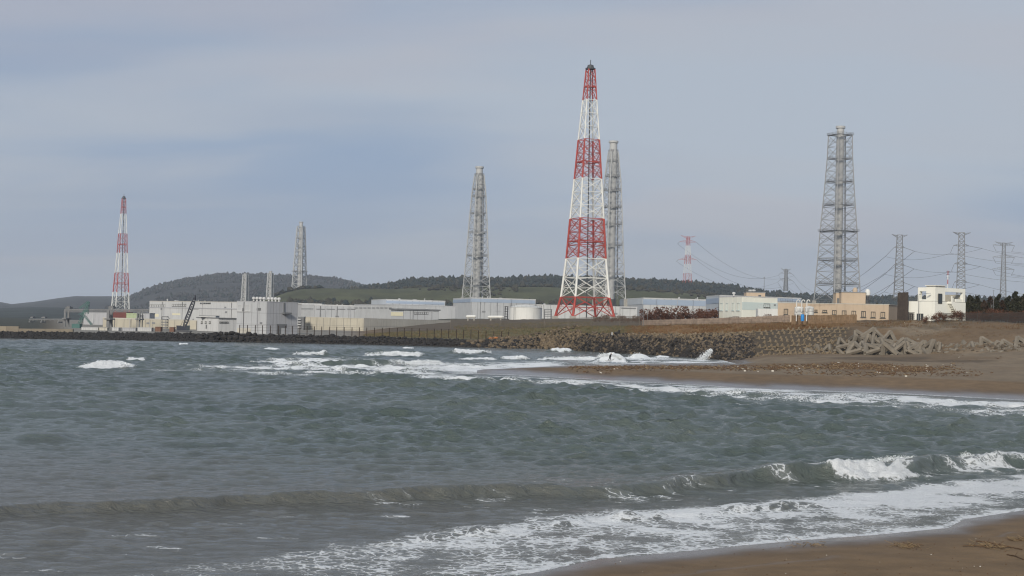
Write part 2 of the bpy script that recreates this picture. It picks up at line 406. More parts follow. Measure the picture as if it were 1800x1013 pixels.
tag(grid_mesh('ground', np.stack([LX, LY, LZ], -1), M_SAND, {'wet': wet, 'zone': C}), kind='structure')
# ================================================================ THE SEA: a heaving surface with breakers; rows get finer towards the viewer
rows = [24.0]
while rows[-1] < 440: rows.append(rows[-1] + min(rows[-1] ** 2 / 17500 * 0.66, 0.46 if rows[-1] < 240 else 0.70))
while rows[-1] < 780: rows.append(rows[-1] + 3.0)
while rows[-1] < 16000: rows.append(rows[-1] * 1.15)
rows = np.array(rows)
sa = np.concatenate([np.linspace(-0.80, -0.405, 50)[:-1], np.linspace(-0.405, 0.405, 620), np.linspace(0.405, 0.80, 50)[1:]])
SY = np.repeat(rows[:, None], len(sa), 1); SX = SY * sa[None, :]
def rsl(y0, y1): return slice(int(np.searchsorted(rows, y0)), int(np.searchsorted(rows, y1)))
GL = np.full_like(SY, -2.0); q = rsl(100, 1e9); GL[q] = land_z(SX[q], SY[q])
GB = np.full_like(SY, -9.0); q = rsl(0, 110); GB[q] = beach_z(SX[q], SY[q])
depth = np.clip(-np.maximum(GL, GB), -1, 2)
calm = sstep(0.0, 1.3, depth)
reach = 0.15 + 0.85 * sstep(58, 108, SY + SX * 0.35)              # chop dies out on the inner bar
dsp = np.gradient(rows)[:, None]
H = np.zeros_like(SY); DX = np.zeros_like(SY); DY = np.zeros_like(SY)
wr = np.random.default_rng(5)
gust = 0.20 + 1.45 * fbm(SX * 0.035, SY * 0.022, 77, 4)
for i in range(64):
    lam = 0.6 * (11.0 / 0.6) ** (i / 63.0) * wr.uniform(0.92, 1.08)
    th = R(-90) + wr.normal(0.20, 0.72 if lam < 2.6 else 0.55 if lam < 5 else 0.30)
    k = 2 * math.pi / lam; cx_, cy_ = math.cos(th), math.sin(th)
    amp = 0.050 / k * (1.75 if lam < 1.7 else 1.7 if lam < 3.2 else 0.85 if lam < 5 else 0.35)
    ok = np.clip((lam / 2.4 - dsp) / (lam * 0.12), 0, 1)
    top = int(np.argmax(ok[:, 0] <= 0)) if (ok <= 0).any() else len(rows)
    ph = (k * (cx_ * SX[:top] + cy_ * SY[:top]) + wr.uniform(0, 6.283)).astype(np.float32)
    sn = np.sin(ph); cs = np.cos(ph); A = amp * ok[:top] * (0.07 + 0.93 * reach[:top] if lam < 2.4 else reach[:top])
    H[:top] += A * sn; DX[:top] += A * cx_ * cs; DY[:top] += A * cy_ * cs
H *= calm * gust; DX *= calm * gust * 0.9; DY *= calm * gust * 0.9
H = H + 0.35 * np.clip(H, 0, None) ** 2
foam = np.zeros_like(SY)
lump = fbm(SX * 1.6, SY * 1.6, 88, 4, 0.6); lump2 = fbm(SX * 0.8, SY * 0.6, 89, 5, 0.58); lump3 = vnoise(SX * 4.5, SY * 4.5, 90)
def xw(x, y): return atz(x, y, 0.3).x

# ---------------- inner water (nearer than 125 m)
q = rsl(0, 125); X_, Y_, Hn, Fn, lu, lu2, lu3 = SX[q], SY[q], H[q].copy(), foam[q].copy(), lump[q], lump2[q], lump3[q]
Hn += 0.030 * (fbm(X_ * 0.9, Y_ * 1.3, 61, 3) - 0.5) * (1 - reach[q]) * calm[q] * 2
# --- the wave about to break along the beach
cr = [(-700, 890, .28), (-300, 886, .30), (0, 882, .28), (200, 876, .33), (420, 865, .40), (600, 863, .41), (760, 857, .42), (900, 853, .43), (1080, 848, .44),
      (1250, 832, .54), (1370, 818, .68), (1440, 815, .70), (1540, 811, .70), (1620, 804, .72), (1700, 801, .62), (1800, 799, .55), (2100, 795, .45), (2700, 790, .35)]
cw = [atz(x, y, h) for x, y, h in cr]
CRX = np.array([p.x for p in cw]); CRY = np.array([p.y for p in cw]); CRH = np.array([c[2] for c in cr])
s_ = np.interp(X_, CRX, CRY) + (n1(X_ * 0.22, 50) - 0.5) * 2.6 + (n1(X_ * 0.9, 56) - 0.5) * 0.8 - Y_
hh = np.interp(X_, CRX, CRH) * (0.52 + 0.85 * n1(X_ * 0.45, 51, 4))
sf = 0.52 + 0.06 * sstep(8, 16, X_)
ridge = np.where(s_ > 0, np.exp(-(s_ / sf) ** 2), np.exp(-(s_ / 3.4) ** 2))
Hn = Hn * (1 - 0.75 * ridge) + hh * ridge - 0.05 * np.exp(-((s_ - 2.2) / 1.4) ** 2)
Hn += (fbm(X_ * 1.1 + s_ * 0.6, Y_ * 3.2, 52, 3) - 0.5) * 0.10 * np.exp(-((s_ - 0.6) / 1.8) ** 2)
stre = fbm((X_ - s_ * 0.9) * 1.5, s_ * 0.35 + X_ * 0.1, 93, 4)
# white roller in the middle of it: taller at its far end, toppling forward, ragged crest
x0, x1 = xw(1426, 825), xw(1616, 825)
uu = (X_ - x0) / (x1 - x0)
seg = sstep(-0.02, 0.16, uu + (lu - 0.5) * 0.16 + (s_ - 0.6) * 0.05) * (1 - sstep(0.84, 1.05, uu + (lu - 0.5) * 0.30))
low = 0.15 + 1.30 * sstep(-0.05, 0.42, uu) * (1 - 0.35 * sstep(0.85, 1.0, uu))
fr = sstep(-0.55, -0.15, s_ + (lu - 0.5) * 0.7) * (1 - sstep(low - 0.35, low + 0.25, s_ + (lu - 0.5) * 1.1))
roll = seg * fr
billow = np.abs(fbm(X_ * 1.5, Y_ * 1.5, 33, 5, 0.68) * 2 - 1)
Hn += roll * (0.02 + 0.14 * np.exp(-((s_ + 0.1) / 0.45) ** 2) * (lu - 0.2) + 0.55 * (0.28 - billow) + 0.20 * np.exp(-((s_ - low * 0.75) / 0.4) ** 2))
Fn = np.maximum(Fn, roll * (1.35 - 0.5 * billow))
Fn = np.maximum(Fn, seg * sstep(0.2, 1.0, s_) * (1 - sstep(low + 0.4, low + 2.2, s_)) * np.clip(0.15 + 1.6 * (stre - 0.45), 0, 0.6))
# spilling stretch further along and streaks drawn up the face
x2 = xw(1688, 806)
seg2 = sstep(x2 - 0.4, x2 + 0.8, X_ + (lu - 0.5))
Fn = np.maximum(Fn, seg2 * sstep(-3.0, -0.2, s_) * (1 - sstep(0.0, 0.5, s_ + (lu - 0.5) * 0.6)) * (0.45 + 0.8 * lu))
Hn += seg2 * np.exp(-((s_ + 0.1) / 0.4) ** 2) * 0.24 * (lu3 - 0.3) * np.exp(-((X_ - x2 - 1) / 3) ** 2)
ext = sstep(x1 - 0.3, x1 + 0.5, X_) * np.exp(-((s_ - 1.0) / 1.5) ** 2)
Fn = np.maximum(Fn, ext * np.clip((stre - 0.42) * 3.6, 0, 1))
xm = xw(960, 850)
ext = sstep(xm, xm + 6, X_) * (1 - sstep(x0 - 1, x0, X_)) * np.exp(-((s_ - 0.7) / 1.3) ** 2)
Fn = np.maximum(Fn, ext * np.clip((stre - 0.70) * 4.0, 0, 0.42))
# --- swash: lacy foam between the wave and the sand
ou = [atz(x, y, 0) for x, y in ((-200, 1050), (150, 1000), (380, 975), (560, 955), (700, 936), (860, 916), (1000, 902), (1160, 890), (1300, 882), (1420, 870), (1560, 856), (1680, 843), (1800, 834), (2300, 800))]
OUX = np.array([p.x for p in ou]); OUY = np.array([p.y for p in ou])
d_in = shore_d(X_, Y_)                                     # negative over water
yo, ys = np.interp(X_, OUX, OUY), np.interp(X_, SHX, SHY)
span = np.maximum(yo - ys, 2.0)
t_ = (Y_ - ys) / span + (lu2 - 0.5) * 0.45                 # 0 at the sand, 1 at the outer edge
rich = np.interp(X_, [-20, -12, -6, -1, 4, 9, 14, 26], [0.08, 0.20, 0.38, 0.60, 0.76, 0.82, 0.92, 1.0])
lac = 1 - np.abs(2 * fbm(X_ * 0.8, Y_ * 0.55, 95, 4) - 1) * 3.4        # net-like lines
str2 = fbm(X_ * 0.50, Y_ * 1.1, 96, 5, 0.58)
sw = 1 - sstep(0.80, 1.10, t_)
body = rich * (0.58 + 1.25 * (lu2 - 0.45) + 1.1 * (str2 - 0.45) + 0.20 * lac)
body = body + 0.36 * np.exp(-((t_ - 0.74) / 0.20) ** 2) * rich
Fn = np.maximum(Fn, np.clip(sw * body, 0, 1.2))
thin = np.exp(-((d_in + 1.5) / 0.9) ** 2)
Fn = Fn * (1 - 0.5 * thin * sstep(7, 13, X_))
Fn = np.maximum(Fn, np.exp(-((d_in + 0.25 + 0.3 * (lu - 0.5)) / (0.12 + 0.45 * n1(X_ * 0.5, 36))) ** 2) * (0.55 + 0.6 * lu2) * (Y_ < 75))
scat = sstep(0.9, 1.2, t_) * (1 - sstep(1.3, 2.6, t_)) * (Y_ < 90)
Fn = np.maximum(Fn, scat * np.clip((str2 - 0.60) * 4.5, 0, 0.55))
# the small bore: brown faces with white draped over
bor = yo - 0.24 * span + (n1(X_ * 0.30, 54) - 0.5) * 2.6 - Y_
bh = 0.26 * sstep(-4.5, 0.5, X_) * (1 - sstep(10, 14, X_)) * np.clip(2.6 * (n1(X_ * 0.75, 55) - 0.28), 0, 1.3) * (Y_ < 90)
br = np.where(bor > 0, np.exp(-(bor / 0.5) ** 2), np.exp(-(bor / 1.6) ** 2))
Hn += bh * br + 0.09 * np.clip(Fn, 0, 1) * (lu - 0.4) * (Y_ < 90) * np.clip(-d_in, 0, 1)
hole = np.exp(-((bor - 0.35) / 0.6) ** 2) * sstep(0.08, 0.22, bh) * sstep(0.40, 0.55, fbm((X_ + bor * 0.8) * 0.9, Y_ * 0.35, 97, 3))
Fn = Fn * (1 - 0.85 * hole)
H[q] = Hn; foam[q] = Fn
murk = np.zeros_like(SY)
murk[q] = np.clip((1 - sstep(46, 84, Y_ + X_ * 0.16 + (lu2 - 0.5) * 14)) , 0, 1)

# ---------------- breakers out on the bars: (x0, x1, y at foot, height m, white part from..to, run-out)
BRK = [(136, 242, 647, .80, .03, .96, 1.2), (205, 262, 634, .55, .3, .9, .3), (495, 585, 625, .75, .15, .9, .5), (625, 752, 627, 1.15, .05, .96, .9),
       (600, 800, 643, 1.05, .50, .96, 1.2), (785, 872, 622, 1.05, .1, .98, .7), (872, 936, 632, .6, .15, .9, .5), (935, 1062, 633, .75, .05, .95, .9),
       (1050, 1104, 637, 1.55, .05, .95, 1.4), (430, 610, 638, .5, .05, .9, .6), (800, 880, 633, .45, .1, .9, .4), (155, 185, 596, .4, .1, .9, .3),
       (312, 334, 606, .4, .1, .9, .3), (1108, 1140, 630, .9, .1, .9, .5), (960, 1010, 619, .9, .15, .9, .4), (1150, 1180, 629, .45, .1, .9, .3),
       (455, 500, 615, .35, .2, .8, .2), (700, 735, 613, .3, .2, .8, .2), (1280, 1330, 634, .35, .05, .9, .5), (20, 120, 772, .30, 2, 3, 0), (330, 480, 752, .26, 2, 3, 0),
       (40, 210, 731, .30, 2, 3, 0), (600, 720, 758, .24, 2, 3, 0), (850, 960, 735, .24, 2, 3, 0), (180, 330, 695, .30, 2, 3, 0), (1010, 1130, 726, .2, 2, 3, 0)]
for j, (bx0, bx1, by_, bh_, w0, w1, run) in enumerate(BRK):
    c0 = atz(bx0, by_, 0); c1 = atz(bx1, by_, 0); yc = (c0.y + c1.y) / 2
    q = rsl(yc - 16, yc + 20); X_, Y_, lu, lu3 = SX[q], SY[q], lump[q], lump3[q]
    sc_ = max(0.8, bh_)
    slant = (c1.y - c0.y) / (c1.x - c0.x) * (X_ - (c0.x + c1.x) / 2)
    sy_ = yc + slant + 0.8 * sc_ - Y_ + (n1(X_ * 0.12, 60 + j, 2) - 0.5) * 3.0
    u = (X_ - c0.x) / (c1.x - c0.x)
    env = sstep(-0.18, 0.3, u) * (1 - sstep(0.72, 1.16, u))
    pr = np.where(sy_ > 0, np.exp(-(sy_ / (0.85 * sc_)) ** 2), np.exp(-(sy_ / (3.6 * sc_)) ** 2))
    tp = {2: 1, 3: 1, 4: -1, 5: -1, 7: 1, 9: 1}.get(j, 0); tpr = np.clip(0.30 + 0.85 * u, 0.2, 1.1) if tp > 0 else np.clip(1.15 - 0.85 * u, 0.2, 1.1) if tp < 0 else 1.0
    crest = (0.6 + 0.8 * n1(X_ * 0.55, 170 + j)) * tpr
    H[q] = H[q] * (1 - 0.6 * pr * env) + bh_ * crest * env * pr
    if w0 > 1: continue
    rag = (lu - 0.5) * 2.0
    wh = sstep(w0 - 0.08, w0 + 0.14, u + rag * 0.12) * (1 - sstep(w1 - 0.14, w1 + 0.06, u + rag * 0.12))
    reachf = tpr * (1.0 * sc_ + run) * (0.35 + 1.1 * n1(X_ * 0.35, 200 + j))
    ff = sstep(-0.7 * sc_, 0.0, sy_ + rag * 0.7) * (1 - sstep(reachf * 0.6, reachf + 0.5, sy_ + rag * 0.8))
    foam[q] = np.maximum(foam[q], wh * ff * 1.25)
    H[q] += wh * ff * bh_ * (0.42 * (lu - 0.42) + 0.22 * (lu3 - 0.5))
    st = fbm((X_ - sy_ * 0.6) * 0.5, sy_ * 0.25, 230 + j, 3)
    foam[q] = np.maximum(foam[q], wh * np.exp(-((sy_ + 5) / 4.5) ** 2) * np.clip((st - 0.45) * 2.2, 0, 0.6))
# ---------------- spent foam: wide streaky sheets on the bar, around the spit and in the channel behind it
def sheet(pts, dens, seed, sx=0.16, sy=0.30, soft=0.25):
    """pts: (x, y_far, y_near) photo lines"""
    fa = [atz(x, a, 0) for x, a, b in pts]; ne = [atz(x, b, 0) for x, a, b in pts]
    q = rsl(min(p.y for p in ne) - 30, max(p.y for p in fa) + 30); X_, Y_ = SX[q], SY[q]
    aa = np.array([(f.x / f.y + n.x / n.y) / 2 for f, n in zip(fa, ne)])
    va = X_ / Y_; yf = np.interp(va, aa, [p.y for p in fa]); yn = np.interp(va, aa, [p.y for p in ne])
    u = (Y_ - yn) / np.maximum(yf - yn, 0.5) + (fbm(X_ * 0.07, Y_ * 0.10, seed, 3) - 0.5) * 0.7
    inx = sstep(aa[0] - 0.004, aa[0] + 0.03, va) * (1 - sstep(aa[-1] - 0.02, aa[-1] + 0.006, va))
    mk = sstep(-soft, soft * 0.6, u) * (1 - sstep(1 - soft * 0.6, 1 + soft, u)) * inx
    dn = np.interp(va, aa, np.linspace(dens[0], dens[1], len(aa)))
    tx = fbm(X_ * sx, Y_ * sy, seed + 1, 5, 0.62)
    foam[q] = np.maximum(foam[q], np.clip(mk * (dn + 2.8 * (tx - 0.5)), 0, 1.1))
sheet([(235, 643, 655), (420, 643, 656), (600, 644, 660), (760, 645, 659), (1000, 641, 650)], (0.45, 0.85), 120)
sheet([(620, 638, 650), (760, 638, 655), (900, 638, 652), (1010, 637, 646)], (0.6, 0.95), 125)
sheet([(980, 626, 643), (1100, 628, 642), (1250, 633, 641), (1370, 634, 641)], (0.62, 0.80), 130)
sheet([(680, 655, 668), (850, 659, 671), (1000, 666, 676), (1150, 674, 688), (1300, 684, 697), (1500, 692, 705), (1700, 702, 714), (1900, 712, 724)], (0.42, 0.80), 135, 0.2, 0.35)
sheet([(1100, 676, 690), (1300, 690, 708), (1500, 700, 720), (1700, 708, 730), (1900, 716, 740)], (0.22, 0.50), 140, 0.10, 0.45)
sheet([(430, 632, 645), (520, 630, 645), (660, 632, 645), (720, 634, 645)], (0.40, 0.50), 145, 0.2, 0.4)
q = rsl(110, 420); X_, Y_, G_ = SX[q], SY[q], GL[q]
lip = np.exp(-((G_ + 0.04) / 0.10) ** 2) * (Y_ < 330) * (X_ / Y_ > -0.06)
rk = np.exp(-((G_ + 0.3) / 0.35) ** 2) * (Y_ > 300)
foam[q] = np.maximum(foam[q], np.maximum(lip * (0.35 + 0.6 * lump2[q]), rk * np.clip(0.15 + 1.2 * (lump2[q] - 0.5), 0, 0.8)))
murk[q] = np.clip(np.maximum(murk[q], 0.55 * sstep(1.0, 0.2, -G_) * (G_ > -1.2)), 0, 1)
H = np.where(depth < 0.02, np.minimum(H, 0.02), H)
calm_f = 1 - sstep(0.2, 0.6, foam)
P = np.stack([SX + DX * calm_f, SY + DY * calm_f, H], -1)
keep = depth > -0.35
def sea_material():
    k = Nodes('sea_water'); g = k.geo()
    f = k.attr('foam'); mu = k.attr('murk')
    deep = k.mix(k.rng(k.noise(0.03, 3, 0.5, g), 0.35, 0.65), (0.058, 0.078, 0.069), (0.092, 0.112, 0.101))
    wcol = k.mix(mu, deep, (0.094, 0.094, 0.082))
    fine = k.noise(3.2, 4, 0.62, k.geo((1.0, 1.6, 1.0))); fine2 = k.noise(11.0, 5, 0.7, g); gr = k.noise(30.0, 3, 0.7, g)
    ff = k.math('ADD', f, k.math('ADD', k.math('MULTIPLY', k.math('SUBTRACT', fine2, 0.5), 0.9), k.math('MULTIPLY', k.math('SUBTRACT', fine, 0.5), 0.75)))
    vo = k.n('ShaderNodeTexVoronoi', feature='DISTANCE_TO_EDGE'); vo.inputs['Scale'].default_value = 2.4
    wv = k.n('ShaderNodeVectorMath', operation='ADD'); nz = k.n('ShaderNodeTexNoise'); nz.inputs['Scale'].default_value = 1.3; nz.inputs['Detail'].default_value = 3.0; k.l(g, nz.inputs['Vector']); k.l(g, wv.inputs[0]); k.l(nz.outputs['Color'], wv.inputs[1]); k.l(wv.outputs[0], vo.inputs['Vector'])
    lace = k.rng(vo.outputs['Distance'], 0.0, 0.16, 0.26, -0.20)      # bubbles gather along a net of lines
    ff = k.math('ADD', ff, k.math('MULTIPLY', lace, k.rng(f, 0.15, 0.4, 0.0, 1.0)))
    fm = k.rng(ff, 0.36, 0.76, 0.0, 1.0, True)
    veil = k.rng(f, 0.1, 0.9, 0.0, 0.30)                         # milky, aerated water round the foam
    wcol = k.mix(veil, wcol, (0.42, 0.45, 0.45))
    fcol = k.mix(k.rng(gr, 0.3, 0.7), (0.72, 0.75, 0.77), (0.90, 0.92, 0.93))
    k.l(k.mix(fm, wcol, fcol), k.b.inputs['Base Color'])
    k.l(k.rng(fm, 0, 1, 0.10, 0.85), k.b.inputs['Roughness']); k.b.inputs['IOR'].default_value = 1.33
    k.l(k.rng(fm, 0, 1, 0.5, 0.15), k.b.inputs['Specular IOR Level'])
    h = k.math('ADD', k.math('MULTIPLY', k.noise(2.6, 5, 0.62, k.geo((0.7, 1.3, 1.0)), 0.6), 1.0), k.math('MULTIPLY', gr, k.math('MULTIPLY', fm, 0.5)))
    bp = k.bump(h, 0.8, 0.24); k.l(k.rng(mu, 0, 1, 1.0, 0.8), bp.inputs['Strength'])
    return k.m
tag(grid_mesh('sea', P, sea_material(), {'foam': np.clip(foam, 0, 1.4), 'murk': murk}, keep=keep), kind='structure')
# ================================================================ HILLS
def leafy(name, c, vary=0.5, scale=0.02):
    k = Nodes(name); g = k.geo()
    n = k.noise(scale, 5, 0.65, g); n2 = k.noise(scale * 14, 3, 0.6, g)
    cc = k.mix(k.rng(n, 0.3, 0.7), tuple(v * (1 - vary) for v in c), tuple(v * (1 + vary) for v in c))
    cc = k.mix(k.rng(n2, 0.35, 0.7, 0, 0.5), cc, tuple(v * 0.5 for v in c))
    k.l(cc, k.b.inputs['Base Color']); k.b.inputs['Roughness'].default_value = 0.95; k.b.inputs['Specular IOR Level'].default_value = 0.1
    return k.m
M_FOREST = leafy('dark_pine_wood', (0.018, 0.025, 0.021)); M_WINTER = leafy('bare_winter_wood', (0.038, 0.036, 0.034), 0.6, 0.009)
M_GRASS = leafy('hill_grass', (0.068, 0.071, 0.033), 0.5, 0.02); M_SCRUB = leafy('dark_scrub', (0.040, 0.036, 0.022), 0.4, 0.05)
HILLS = {}
def hill(name, ridge, Y, mat, depth, bumps=0.03, seed=0, front=None, base=8.0, lower=0.0):
    """a ridge given by its skyline at distance Y; front slope falls to the plain towards the viewer"""
    xs = np.array([p[0] for p in ridge]); pts = [at(p[0], p[1] + lower, Y) for p in ridge]
    X = np.linspace(pts[0].x, pts[-1].x, 260); zr = np.interp(X, [p.x for p in pts], [p.z for p in pts])
    v = np.linspace(-1, 1, 44)[:, None]
    prof = np.where(v < 0, 1 - (-v) ** 1.35, 1 - v ** 2)
    YY = Y + np.where(v < 0, v * (front or depth), v * depth) + 0 * X[None, :]
    XX = X[None, :] * (YY / Y) 
    ZZ = base + (zr[None, :] - base) * prof + (fbm(XX / 180, YY / 180, seed, 4) - 0.5) * (zr[None, :] - base) * 0.30 * (1 - prof) * (prof + 0.25)
    ZZ = ZZ + (fbm(XX / 60, YY / 60, seed + 3, 3) - 0.5) * 2.0 * bumps * 60
    o = grid_mesh(name, np.stack([XX, YY, ZZ], -1), mat); tag(o, kind='structure')
    HILLS[name] = (XX, YY, ZZ); return o
def wood(name, src, mats, n, h, label, vmin=-0.9, vmax=0.15, seed=1, xr=None, dens=None, ridge_extra=0.3, spread=0.42, cat='woodland'):
    """a far wood that reads as one mass: ragged little crowns standing on a hill"""
    XX, YY, ZZ = HILLS[src]; nr, nc = XX.shape; r_ = np.random.default_rng(seed); V = []; F = []; MI = []
    dn_ = fbm(XX / 150, YY / 150, seed + 5, 3)
    for _ in range(n):
        v = r_.uniform(vmin, vmax) if r_.random() > ridge_extra else r_.uniform(-0.10, 0.04)
        i = (v + 1) / 2 * (nr - 1); j = r_.uniform(0, nc - 1.01); i0, j0 = int(i), int(j); fi, fj = i - i0, j - j0
        g = lambda A: (A[i0, j0] * (1 - fi) + A[i0 + 1, j0] * fi) * (1 - fj) + (A[i0, j0 + 1] * (1 - fi) + A[i0 + 1, j0 + 1] * fi) * fj
        x, y, z = g(XX), g(YY), g(ZZ)
        if dens is not None and dn_[i0, j0] < dens: continue
        hh_ = h * r_.uniform(0.5, 1.2) * (1.45 if r_.random() < .12 else 1.0); ra = hh_ * spread * r_.uniform(0.7, 1.3); mi = int(r_.random() < 0.25)
        b = len(V); V.append((x, y, z)); V.append((x + r_.normal(0, 0.08) * hh_, y, z + hh_)); k = 6
        a0 = r_.uniform(0, 6.28)
        for q in range(2):
            for w in range(k):
                a = a0 + w * 6.283 / k + q * 0.5; rr = ra * (1.0 if q == 0 else 0.72) * r_.uniform(0.45, 1.25)
                V.append((x + rr * math.cos(a), y + rr * math.sin(a), z + hh_ * ((0.28 if q == 0 else 0.66) + r_.uniform(-0.12, 0.12))))
        for w in range(k):
            p, q_ = b + 2 + w, b + 2 + (w + 1) % k; p2, q2 = p + k, b + 2 + k + (w + 1) % k
            F += [(b, q_, p), (p, q_, p2), (q_, q2, p2), (p2, q2, b + 1)]; MI += [mi] * 4
    me = bpy.data.meshes.new(name); me.from_pydata(V, [], F)
    for m_ in mats: me.materials.append(m_)
    me.polygons.foreach_set('material_index', MI); me.update()
    o = link(name, me); tag(o, label, cat, kind='stuff'); return o
hill('hills', [(-500, 535), (-200, 530), (0, 532), (20, 536), (60, 532), (100, 526), (130, 522), (200, 522), (260, 522), (330, 526), (420, 532)], 5600, M_WINTER, 900, seed=3, front=2200, lower=-1)
hill('hills', [(180, 545), (215, 526), (240, 517), (270, 505), (310, 494), (340, 489), (385, 482), (430, 483), (470, 484), (520, 486), (560, 487), (590, 490), (620, 497), (660, 508), (720, 520), (760, 535)], 4600, M_WINTER, 700, seed=8, front=1500, lower=3)
HILLS['far'] = HILLS['hills']
hill('hills', [(-700, 549), (-200, 547), (0, 545), (60, 543), (110, 544), (180, 548), (260, 556)], 1900, leafy('haze_tinted_scrub', (0.066, 0.076, 0.076), 0.35, 0.02), 300, seed=41, front=1270, bumps=0.0, base=-1.5, lower=-3)  # scrub colour paled and blued to paint haze onto this low foothill
hill('hills', [(560, 530), (600, 510), (640, 504), (672, 500), (690, 496), (720, 491), (760, 488), (800, 488.5), (850, 489), (900, 488), (950, 486), (1000, 486.5), (1060, 488), (1150, 492), (1200, 494),
     (1250, 498), (1300, 504), (1340, 511), (1380, 516), (1450, 521), (1520, 522), (1600, 522), (1750, 524), (1900, 526), (2200, 530)], 2700, M_FOREST, 500, seed=14, front=420, lower=4.5)
HILLS['ridge'] = HILLS['hills']
hill('hills', [(400, 548), (450, 532), (480, 522), (505, 513), (530, 508), (570, 507), (620, 508), (680, 508), (740, 506), (790, 504), (860, 504), (960, 505), (1060, 508), (1160, 512), (1240, 517), (1300, 528), (1340, 545)], 2150, M_GRASS, 160, seed=22, bumps=0.02, front=260)
HILLS['terrace'] = HILLS['hills']
wood('far_wood', 'far', [M_WINTER, M_FOREST], 5200, 9, 'bare winter woodland along the hazy far hill', seed=4, dens=0.36)
wood('pine_wood', 'ridge', [M_FOREST, M_SCRUB], 10500, 6.8, 'dark pine wood covering the long low ridge behind the plant', seed=5, vmin=-0.85)
wood('scrub_belt', 'terrace', [M_SCRUB, M_FOREST], 1700, 6, 'dark scrub belt at the foot of the grassy terrace', seed=6, vmin=-0.92, vmax=-0.62, ridge_extra=0.0, cat='scrub', spread=0.7)
wood('scrub_belt', 'terrace', [M_SCRUB, M_FOREST], 900, 5, 'thin dark scrub along the crest of the grassy terrace', seed=9, vmin=0.0, vmax=0.25, ridge_extra=0.0, cat='scrub', spread=0.8, dens=0.45)
wood('scrub_belt', 'terrace', [M_SCRUB, M_WINTER], 1500, 4, 'scattered scrub and brush dotted over the grassy terrace', seed=13, vmin=-0.7, vmax=0.0, ridge_extra=0.0, cat='scrub', spread=0.9, dens=0.62)
# ================================================================ LATTICE TOWERS, STACKS, PYLONS
M_RED = surf('tower_red_paint', (0.37, 0.055, 0.040), 0.65, 0.28, 0.25, streak=0.25); M_WHITE = surf('tower_white_paint', (0.66, 0.66, 0.62), 0.6, 0.10, 0.3)
M_GALV = surf('galvanised_steel', (0.27, 0.275, 0.28), 0.55, 0.15, 0.2); M_STEEL = surf('weathered_grey_steel', (0.15, 0.153, 0.157), 0.6, 0.2, 0.2)
M_DARK = surf('dark_steel', (0.055, 0.058, 0.062), 0.6, 0.2, 0.3); M_STACK = surf('stack_grey_paint', (0.40, 0.40, 0.39), 0.65, 0.04, 0.03, streak=0.12); M_FRAMEP = surf('stack_frame_paint', (0.38, 0.385, 0.38), 0.6, 0.15, 0.15)
def lv_interp(levels, z):
    zs = [l[0] for l in levels]; return float(np.interp(z, zs, [l[1] for l in levels]))
def corners(c, r, th):
    return [Vector((c[0] + r * math.cos(th + i * math.pi / 2), c[1] + r * math.sin(th + i * math.pi / 2), 0)) for i in range(4)]
def lattice_panel(mb, c, levels, th, z0, z1, rb, sub=True, horiz=True):
    a = corners(c, lv_interp(levels, z0), th); b = corners(c, lv_interp(levels, z1), th); zm = (z0 + z1) / 2
    mcorn = corners(c, lv_interp(levels, zm), th)
    for i in range(4):
        j = (i + 1) % 4
        A, B, C_, D = a[i].copy(), a[j].copy(), b[i].copy(), b[j].copy(); A.z = B.z = z0; C_.z = D.z = z1
        mb.beam(A, D, rb, 4, caps=False); mb.beam(B, C_, rb, 4, caps=False)
        if horiz: mb.beam(C_, D, rb, 4, caps=False)
        if sub:
            X = (A + B + C_ + D) / 4; M1 = mcorn[i].copy(); M2 = mcorn[j].copy(); M1.z = M2.z = zm
            mb.beam(M1, M2, rb * 0.6, 4, caps=False)
            for P_, Q_ in (((A + X) / 2, M1), ((C_ + X) / 2, M1), ((B + X) / 2, M2), ((D + X) / 2, M2)): mb.beam(P_, Q_, rb * 0.55, 4, caps=False)
def px_levels(x, Y, prof, th):
    """prof: (photo y, half width px) -> (z, corner radius) at distance Y about a vertical axis"""
    k = Y / FOC
    return [(zat(x, y, Y), hw * k / abs(math.cos(th))) for y, hw in prof]
